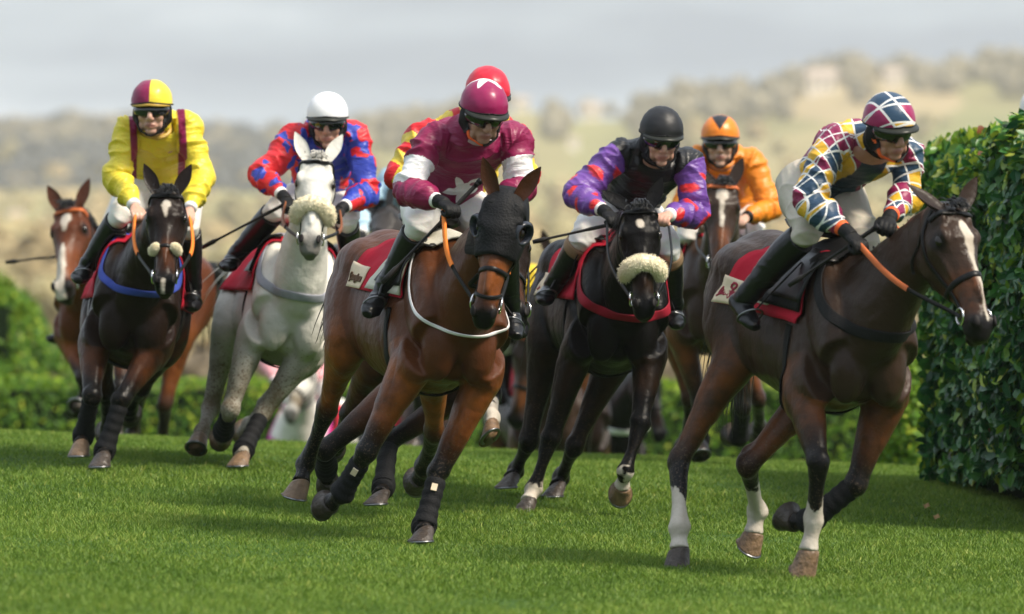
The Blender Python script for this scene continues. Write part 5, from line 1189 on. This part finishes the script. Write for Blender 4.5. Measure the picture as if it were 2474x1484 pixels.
        me = remesh(mb, .0065, 3); a = vco(me); qq = (a-np.array(kne))@np.array(kd); setco(me, a+vno(me)*((1-np.abs(vnoise(a*np.array([.5, .5, 1.6]), 20, 3)))**4*.005*ss(.15, .35, qq))[:, None])
        bo = link('boot', me, M_['boot'], o)
        if j.get('boottop'):
            mb = MB(); loft(mb, [a_-kd*.015, a_+kd*.01, a_+kd*.045], [(.071*sc, .077*sc), (.074*sc, .081*sc), (.073*sc, .081*sc)], l, n=18, seg=2); mb.build('boot_top', j['boottop'], bo)
        if not j.get('plain'):   # stirrup iron and leather belong to the saddle
            c = ank+fd*.115+kd*.045; mb = MB(); torus(mb, c, l, kd, .054, .005, 22, 6); mb.build('stirrup_iron', M_['metal_dark'], hi['o'])
            free_tube('stirrup_leather', [c-kd*.06, c.lerp(T(-.08, .20*s, 1.45), .5)+l*(.02*s), T(-.08, .19*s, 1.50)], (.012, .004), M_['leather'], hi['o'])
    # ---- helmet
    mb = MB(); n, m = 44, 20; vs = []
    R = (.128, .107, .116)
    for i in range(m+1):
        for q_ in range(n):
            ph = 2*math.pi*q_/n; co, si = math.cos(ph), math.sin(ph)
            zb = .046 - .022*(1-co)/2 - .012*abs(si)          # lower rim: high over the brow, lower at the nape
            th0 = math.acos(max(-1, min(1, (zb-.040)/R[2]))); th = th0*i/m
            rr = math.sin(th)**.92 if th < math.pi/2 else 1.0
            vs.append(Hd(-.006+R[0]*rr*co, R[1]*rr*si, .040+R[2]*math.cos(th)))
    fs = [(i*n+q_, i*n+(q_+1) % n, (i+1)*n+(q_+1) % n, (i+1)*n+q_) for i in range(m) for q_ in range(n)]
    # turn the rim inwards
    base = len(vs)
    for q_ in range(n):
        p = vs[m*n+q_]; vs.append(p.lerp(Hd(-.006, 0, .03), .12))
    fs += [(m*n+q_, m*n+(q_+1) % n, base+(q_+1) % n, base+q_) for q_ in range(n)]
    mb.add([tuple(v) for v in vs], fs); me = mb.mesh('helmet')
    a = vco(me).astype(float); rel = a-np.array(hc); X, Y, Z = (rel@np.array(v)/hs_ for v in hax)
    A = j['cap_pat'](X, Y, Z) if j.get('cap_pat') else np.full(len(a), -1.)
    setco(me, a+np.asarray(vno(me))*((1-np.abs(vnoise(a, 22, 3)))**4*.003*j.get('capwr', 1))[:, None])
    fattr(me, 'a', A); fattr(me, 'b', np.full(len(a), -1.))
    he = link('helmet', me, j['cap'], o)
    # peak, rim band
    mb = MB(); vs = []; k = 17
    for dz in (.0, -.006):
        for row, (ext, dr) in enumerate(((0, 0), (.5, -.004), (1, -.010))):
            for q_ in range(k):
                ph = math.radians(-66+132*q_/(k-1)); e_ = .042*max(0, math.cos(ph*1.3))**.6*ext*j.get('peak', 1)
                vs.append(tuple(Hd(-.006+(R[0]+e_)*math.cos(ph), (R[1]+e_*.75)*math.sin(ph), .047+dr+dz-.010*abs(math.sin(ph)))))
    fs = [(r*k+q_, r*k+q_+1, (r+1)*k+q_+1, (r+1)*k+q_) for r in (0, 1) for q_ in range(k-1)]+[(3*k+r*k+q_, 3*k+(r+1)*k+q_, 3*k+(r+1)*k+q_+1, 3*k+r*k+q_+1) for r in (0, 1) for q_ in range(k-1)]+[(2*k+q_, 2*k+q_+1, 5*k+q_+1, 5*k+q_) for q_ in range(k-1)]
    mb.add(vs, fs); mb.build('helmet_peak', j.get('peakm', M_['peak']), he)
    mb = MB(); ring = []
    for q_ in range(37):
        ph = 2*math.pi*q_/36; co, si = math.cos(ph), math.sin(ph); ring.append(Hd(-.006+R[0]*1.004*co, R[1]*1.004*si, .046-.022*(1-co)/2-.012*abs(si)+.004))
    loft(mb, ring, [(.0045, .003)]*37, [tuple(fz)]*37, n=6, seg=1); mb.build('helmet_band', j.get('bandm', M_['harness']), he)
    # harness down the cheeks to the chin, neck guard
    for s in (-1, 1):
        p, nn = snap([Hd(.052, .085*s, .030), Hd(.040, .095*s, -.01), Hd(.035, .09*s, -.05), Hd(.050, .07*s, -.090), Hd(.068, .03*s, -.13), Hd(.070, 0, -.135)], hbv, .004, ds=.010)
        mb = MB(); ribbon(p, (.040 if s > 0 or 'strapm' not in j else .018)*hs_, .008, nn, mb); mb.build('chin_strap', j.get('strapm', M_['harness']) if s < 0 else M_['harness'], he)
    for s in (-1, 1):
        p, nn = snap([Hd(.01, .10*s, .03), Hd(.005, .10*s, -.01), Hd(.01, .09*s, -.045), Hd(.03, .085*s, -.075)], hbv, .006, ds=.010)
        mb = MB(); ribbon(p, .060*hs_, .010, nn, mb); mb.build('helmet_harness', M_['harness'], he)
    # goggles
    p, nn = [], []
    mb = MB(); k = 21; vs = []; rows = ((.028, 1.0), (.022, 1.06), (.0, 1.09), (-.024, 1.06), (-.034, .99))
    for zz, sc_ in rows:
        for q_ in range(k):
            ph = math.radians(-74+148*q_/(k-1)); nb = max(0, 1-abs(ph)/.25)*(.010 if zz < -.015 else 0)
            vs.append(tuple(Hd(-.012+.108*sc_*math.cos(ph), .084*sc_*math.sin(ph), .004+zz*(1-.25*abs(math.sin(ph)))+nb*1.0)))
    mb.add(vs, [(r*k+q_, r*k+q_+1, (r+1)*k+q_+1, (r+1)*k+q_) for r in range(4) for q_ in range(k-1)])
    go = mb.build('goggles', M_['lens'], he); sm = go.modifiers.new('t', 'SOLIDIFY'); sm.thickness = .005
    pth = [Hd(-.012+.113*math.cos(a_)*1.0, .088*math.sin(a_), .028-.006*abs(math.sin(a_))) for a_ in np.radians(np.linspace(-78, 78, 20))]
    mb = MB(); loft(mb, pth, [(.0045, .004)]*20, [tuple(fz)]*20, n=6, seg=1); mb.build('goggle_frame', M_['harness'], go)
    if 'rep' in globals():
        D_ = lambda a, b: round((J[a]-J[b]).length, 2)
        rep.append((j['horse'], 'spine', D_('pelvis', 'neck'), 'nh', D_('neck', 'head'), 'ua', D_('shR', 'elR'), D_('shL', 'elL'), 'fa', D_('elR', 'haR'), D_('elL', 'haL'), 'th', D_('pelvis', 'knR'), D_('pelvis', 'knL'), 'sk', D_('knR', 'anR'), D_('knL', 'anL'), 'sh', D_('shR', 'shL'), 'pelvis-saddle', round((pel-T(j['p']['pelvis'][2], 0, 1.6)).dot(up), 2)))
    j['J'] = J
    return o, J
def make_whip(a, b, label):
    mb = MB(); d = (b-a); loft(mb, [a, a+d*.04, a+d*.06, a+d*.30, a+d*.36, a+d*.8, a+d*.86, b], [.013, .013, .0105, .0105, .008, .007, .014, .012], V((0, 1, 0)), n=10, seg=2)
    o = mb.build('whip', M_['whip']); tag(o, label, 'whip', 'whips carried by the jockeys')
    mb = MB(); loft(mb, [a-d.normalized()*.012, a+d.normalized()*.01], [.017, .015], V((0, 1, 0)), n=10, seg=2); mb.build('whip_cap', M_['harness'], o)
# ------------------------------------------------------------------ who rides what
def build_riders():
    MAR, YEL, WHT = (.23, .007, .062), (.80, .64, .045), (.80, .78, .78)
    TEA = (.022, .055, .105)
    def pat_Y(part, s, tx, ts, tf, ang, a):
        d = .021-np.abs(np.abs(tx)-.135); return np.where((part == 0) | ((s < .65) & (np.abs(tx) < .18)), d, -1), np.full(len(a), -1.)
    def pat_G(part, s, tx, ts, tf, ang, a): return np.where(part == 0, .10-np.abs(tx)+0*ts, -1.), np.full(len(a), -1.)
    def pat_M(part, s, tx, ts, tf, ang, a):
        band = np.where(part > 0, .062-np.abs(s-.66)*.25, -1.)
        st = star_sd(tx-.01, (ts-.40)*.45, .10, .036, .3); st = np.where((part == 0) & (tf > 0), st, -1)
        return np.maximum(band, st), np.full(len(a), -1.)
    def pat_B(part, s, tx, ts, tf, ang, a):
        sl = np.where(part > 0, (s-.02)*.28, -1)
        sp = np.where((part > 0) & (s > .25), (np.cos((s-.55)*2*math.pi/.52)*np.cos(ang*1.5+s*3)-.45)*.03, -1.)
        return sl, sp
    def pat_K(part, s, tx, ts, tf, ang, a):
        return np.where(part > 0, np.cos(s*2*math.pi/.5)*.05, .02-np.abs(np.abs(tx)-.09)), np.full(len(a), -1.)
    def pat_R(part, s, tx, ts, tf, ang, a): return np.where(part == 0, np.minimum(.07-np.abs(tx), tf-.03), -1.), np.full(len(a), -1.)
    def pat_P(part, s, tx, ts, tf, ang, a):
        d = np.hypot((tx % .12)-.06, ((ts*.5) % .12)-.06); return .035-d, np.full(len(a), -1.)
    Js = {}
    Js['Y'] = dict(horse='Y', seed=2, face=(-4, 7, 0), gloves='', silk=fabric('yellow_silk', two('a', YEL, MAR)), pat=pat_Y,
        cap=fabric('quartered_cap', two('a', MAR, YEL), rough=.32, wr=.3), cap_pat=lambda X, Y, Z: Y*np.where(X < -.01, -1, 1), peak=.15, peakm=None,
        p=dict(pelvis=(394, 448, -.30), neck=(380, 318, .10), head=(367, 266, .22), shR=(308, 312, .08), shL=(450, 306, .06), elR=(283, 428, .16), elL=(486, 424, .14), haR=(326, 500, .40), haL=(458, 508, .40), knR=(292, 520, .10), knL=(455, 545, .10), anR=(212, 640, -.16), anL=(466, 690, -.16), toR=(200, 664, .06), toL=(460, 735, .06)),
        label='person in yellow silks with maroon braces and a quartered cap')
    Js['G'] = dict(horse='G', seed=5, face=(-2, 11, 0), gloves='RL', silk=fabric('checked_silk', checks((.035, .06, .42), (.66, .022, .03), 13.5)), pat=pat_G,
        cap=mat('white_helmet', (.78, .78, .80), rough=.3, var=.06, nscale=50), capwr=0, peak=.7,
        p=dict(pelvis=(775, 478, -.30), neck=(786, 338, .10), head=(791, 296, .22), shR=(716, 332, .08), shL=(856, 330, .06), elR=(636, 424, .16), elL=(888, 462, .14), haR=(690, 480, .38), haL=(822, 506, .38), knR=(668, 505, .10), knL=(838, 530, .10), anR=(572, 615, -.20), anL=(846, 640, -.20), toR=(556, 640, .04), toL=(850, 670, .04)),
        label='person in red and blue checked silks with a white helmet')
    Js['M'] = dict(horse='M', seed=9, face=(17, 24, -3), gloves='RL', silk=fabric('maroon_silk', two('a', MAR, WHT)), pat=pat_M, collar=None, strapm='orange_strap',
        cap=fabric('star_cap', two('a', (.28, .009, .08), WHT), rough=.32, wr=.15), cap_pat=lambda X, Y, Z: np.where(Z > .02, star_sd(Y, X+.045, .10, .034, math.pi/2), -1.), peak=.8,
        p=dict(pelvis=(1075, 480, -.34), neck=(1152, 322, .12), head=(1166, 276, .26), shR=(1038, 340, .06), shL=(1240, 340, .06), elR=(986, 462, .16), elL=(1262, 450, .14), haR=(1070, 490, .42), haL=(1200, 500, .44), knR=(1012, 545, .10), knL=(1215, 570, .10), anR=(930, 695, -.14), anL=(1232, 740, -.14), toR=(896, 742, .02), toL=(1246, 800, .06)),
        label='person in maroon silks with white armbands and white stars')
    Js['B'] = dict(horse='B', seed=12, face=(10, 19, -2), gloves='R', silk=fabric('black_purple_silk', three((.010, .010, .012), (.145, .055, .30), (.68, .03, .035))), pat=pat_B,
        cap=fabric('black_cap', plain((.010, .010, .012)), rough=.5, wr=.12), peak=.7, boottop='boot_top', collar=None,
        p=dict(pelvis=(1510, 510, -.34), neck=(1585, 375, .10), head=(1596, 334, .24), shR=(1490, 375, .06), shL=(1665, 395, .06), elR=(1396, 474, .16), elL=(1676, 515, .14), haR=(1466, 514, .40), haL=(1612, 520, .42), knR=(1408, 575, .10), knL=(1615, 600, .10), anR=(1336, 690, -.18), anL=(1628, 740, -.18), toR=(1318, 714, .02), toL=(1632, 775, .04)),
        label='person in black silks with purple red spotted sleeves')
    Js['O'] = dict(horse='O', seed=15, face=(-2, 6, 0), gloves='', silk=fabric('orange_silk', plain((.80, .24, .012))), vox=.007, jvox=.009,
        cap=fabric('orange_cap', two('a', (.80, .22, .012), (.015, .015, .02)), rough=.35, wr=.3), cap_pat=lambda X, Y, Z: np.where(X > 0, .060-np.abs(Y)*1.25-np.abs(Z-.150)*.9, -1.), peak=.7,
        p=dict(pelvis=(1765, 512, -.30), neck=(1742, 388, .10), head=(1739, 346, .22), shR=(1682, 388, .06), shL=(1812, 392, .06), elR=(1655, 485, .16), elL=(1866, 502, .14), haR=(1694, 530, .38), haL=(1800, 526, .38), knR=(1660, 562, .10), knL=(1812, 575, .10), anR=(1645, 690, -.16), anL=(1822, 690, -.16), toR=(1640, 715, .02), toL=(1826, 720, .02)),
        label='person in plain orange silks with an orange cap')
    Js['R'] = dict(horse='R', seed=21, face=(28, 20, 6), gloves='RL', silk=fabric('shard_silk', shards(((.24, .012, .07), (.74, .42, .03), TEA), 16, .06, (.43, .25, .1))), pat=pat_R, collar=None, strapm='orange_strap', cuffm='orange_strap',
        cap=fabric('shard_cap', shards(((.30, .015, .09), (.74, .42, .03), TEA), 13, .06, (.31, .17, .05)), rough=.35, wr=.3), peak=.8, breeches=M_['breeches_mud'], wr=.9,
        p=dict(pelvis=(1985, 440, -.34), neck=(2120, 350, .14), head=(2147, 312, .28), shR=(2010, 350, .08), shL=(2190, 368, .02), elR=(1952, 488, .14), elL=(2190, 470, .06), haR=(2052, 566, .40), haL=(2146, 528, .36), knR=(1950, 560, .06), knL=(2095, 600, .06), anR=(1800, 718, -.28), anL=(2110, 760, -.2), toR=(1838, 768, -.12), toL=(2130, 800, .0)),
        label='person in maroon yellow and navy shard silks beside the hedge')
    Js['K'] = dict(horse='K', seed=31, face=(12, 20, 0), gloves='RL', silk=fabric('red_yellow_silk', two('a', (.74, .55, .05), (.60, .012, .02))), pat=pat_K, vox=.008, jvox=.009,
        cap=fabric('red_cap', plain((.62, .012, .035)), rough=.35, wr=.15), peak=.7,
        p=dict(pelvis=(1115, 470, -.34), neck=(1160, 290, .10), head=(1177, 240, .22), shR=(1020, 330, .06), shL=(1240, 330, .06), elR=(962, 420, .14), elL=(1268, 430, .14), haR=(1060, 500, .40), haL=(1225, 505, .40), knR=(1020, 560, .08), knL=(1230, 560, .08), anR=(980, 690, -.16), anL=(1246, 740, -.16), toR=(970, 720, .02), toL=(1256, 790, .02)),
        label='person in red and yellow silks behind the maroon jockey')
    Js['L'] = dict(horse='L', seed=41, face=(-10, 20, 0), silk=fabric('navy_silk', plain((.03, .04, .12))), cap=fabric('navy_cap', plain((.03, .04, .12))), vox=.009, jvox=.011, plain=True,
        p=dict(pelvis=(345, 478, -.30), neck=(368, 372, .10), head=(372, 335, .22), shR=(330, 385, .06), shL=(420, 385, .06), elR=(335, 455, .14), elL=(425, 460, .14), haR=(290, 560, .40), haL=(330, 560, .38), knR=(240, 640, .06), knL=(360, 600, .08), anR=(186, 800, -.12), anL=(400, 720, -.16), toR=(122, 800, .04), toL=(405, 745, .02)),
        label='person mostly hidden behind the yellow jockey, one black boot showing')
    Js['N1'] = dict(horse='N1', seed=42, face=(-10, 20, 0), silk=fabric('pale_blue_silk', plain((.42, .60, .72))), cap=fabric('navy_plain_cap', plain((.02, .025, .06))), vox=.01, jvox=.012, plain=True,
        p=dict(pelvis=(985, 480, -.30), neck=(955, 440, .10), head=(985, 452, .16), shR=(925, 470, .06), shL=(1010, 460, .06), elR=(882, 520, .14), elL=(1020, 530, .14), haR=(872, 575, .34), haL=(940, 570, .38), knR=(920, 590, .06), knL=(1000, 600, .08), anR=(920, 710, -.12), anL=(1000, 720, -.16), toR=(915, 735, .04), toL=(1000, 745, .02)),
        label='person in pale blue between the grey and the hooded bay')
    Js['N2'] = dict(horse='N2', seed=43, face=(-5, 20, 0), silk=fabric('pink_silk', plain((.74, .34, .36))), cap=fabric('pale_pink_cap', plain((.74, .60, .64))), vox=.01, jvox=.012, plain=True,
        p=dict(pelvis=(752, 890, -.30), neck=(725, 800, .10), head=(722, 770, .2), shR=(680, 815, .06), shL=(772, 810, .06), elR=(644, 868, .16), elL=(782, 885, .14), haR=(668, 930, .40), haL=(752, 930, .38), knR=(700, 960, .06), knL=(790, 960, .08), anR=(690, 1070, -.12), anL=(800, 1070, -.16), toR=(685, 1090, .04), toL=(800, 1090, .02)),
        label='person in pink silks low behind the two leading horses')
    Js['N3'] = dict(horse='N3', seed=44, face=(5, 20, 0), silk=fabric('spotted_silk', two('a', (.76, .55, .03), (.02, .02, .03))), pat=lambda part, s, tx, ts, tf, ang, a: (np.where(part == 0, .035-np.hypot((tx % .12)-.06, ((ts*.5) % .12)-.06), -1.), np.full(len(a), -1.)), cap=fabric('yellow_cap', plain((.76, .60, .10))), vox=.01, jvox=.012, plain=True,
        p=dict(pelvis=(1260, 760, -.30), neck=(1235, 660, .10), head=(1232, 628, .2), shR=(1205, 680, .06), shL=(1290, 668, .06), elR=(1185, 740, .16), elL=(1290, 745, .14), haR=(1220, 800, .40), haL=(1262, 790, .40), knR=(1220, 830, .06), knL=(1320, 820, .08), anR=(1215, 930, -.12), anL=(1330, 930, -.16), toR=(1210, 955, .04), toL=(1335, 955, .02)),
        label='person in yellow with dark spots in the gap beside the black boot')
    only = globals().get('ONLY')
    for k, j in Js.items():
        if only and k not in only: continue
        for q in ('collar', 'peakm', 'strapm', 'cuffm', 'boottop', 'bandm'):
            if q in j:
                if j[q] is None: j.pop(q)
                elif isinstance(j[q], str): j[q] = M_[j[q]]
        if k in ('M', 'B', 'R'): j['collar'] = M_['harness'] if k != 'M' else j['silk']
        if k == 'Y': j['peakm'] = j['cap']
        if k in ('Y', 'O', 'G'): j['collar'] = j['silk']
        if k == 'O': j['cuffm'] = M_['harness']
        make_jockey(j)
    tk = dict(R=dict(noseband='strap', rein='rust_rubber', breast=('pad_black', .055, 1.24, .014), panel='print_maroon', number=-1, pad='pad_black', cx=-.56, ca=1.66, slant=.20),
              M=dict(noseband='figure', hood=True, rein='orange_rubber', breast=('white_web', .016, 1.14, .012), panel='print_brown', pad='pad_cream'),
              Y=dict(noseband='small', rein='orange_rubber', breast=('blue_web', .042, 1.24, .012), cx1=.16, ca=1.85),
              G=dict(noseband='sheepskin', rein='leather_brown', breast=('silver_web', .05, 1.22, .016), cx1=.14, ca=1.7),
              B=dict(noseband='sheepskin', rein='leather', breast=('red_web', .05, 1.15, .014), panel='print_maroon', cx1=.15, ca=1.75),
              O=dict(noseband='none', brow='rust_rubber', rein='leather', cx1=.12, ca=1.8), K=dict(noseband='strap', rein='leather', saddle=False), L=dict(noseband='none', brow='rust_rubber', rein='leather'))
    for k, b, h_ in (('N1', None, 'leather'), ('N2', ('pink_web', .08, 1.14, .012), 'leather'), ('N3', None, 'rust_rubber'), ('N4', ('white_web', .05, 1.14, .012), 'leather'), ('N5', None, 'white_web'), ('N6', None, 'leather'), ('N7', None, 'leather')):
        tk[k] = dict(noseband='strap', brow=h_, breast=b, plain=True, saddle=False, girth=False)
    for k, q in tk.items():
        if only and k not in only: continue
        hn_ = (Js[k]['J']['haR'], Js[k]['J']['haL']) if k in Js and 'J' in Js[k] else None
        tack(HORSES[k], hands=hn_, **q)
        white = k in ('G', 'N2')
        manes(HORSES[k], 'hair_white' if white else 'hair_black', n=(190 if k != 'L' else 240) if k[0] != 'N' else 40, mane_len=.08 if k not in ('L', 'B') else .13, side=1 if k in ('L', 'R') else -1, tail_dir={'M': (-.55, .1, -.8), 'G': (-.8, .6, .35), 'R': (-.1, .3, -1)}.get(k), forelock=k != 'M', tail_n={'G': 30, 'M': 220}.get(k, 110), tail_len={'G': .55, 'M': .50}.get(k, .8))
    # whips: held in the hand or stuck out behind it
    D = {k: HORSES[k]['W'].y for k in HORSES}
    J = {k: j.get('J') for k, j in Js.items()}
    if J['G']: make_whip(J['G']['haR'].lerp(P(690, 505, D['G']-.4), .5), P(489, 598, D['G']-.15), 'black whip held by the jockey in red and blue checks')
    if J['M']: make_whip(P(1158, 439, D['M']-.35), P(922, 684, D['M']-.45), 'long black whip slanting across the maroon jockey\'s leg')
    if J['B']: make_whip(P(1482, 541, D['B']-.42), P(1287, 585, D['B']-.35), 'black whip pointing left from the black and purple jockey')
    if J['R']: make_whip(J['R']['haR']+V((.12, -.05, .03)), P(1905, 690, D['R']-.35), 'black whip lying along the shard silks jockey\'s thigh')
    make_whip(P(175, 616, 55.0), P(14, 634, 55.2), 'black whip sticking out left of the bright bay')
# ------------------------------------------------------------------ build
build_ground()
build_hills()
build_hedges()
build_horses()
build_riders()
build_haze()
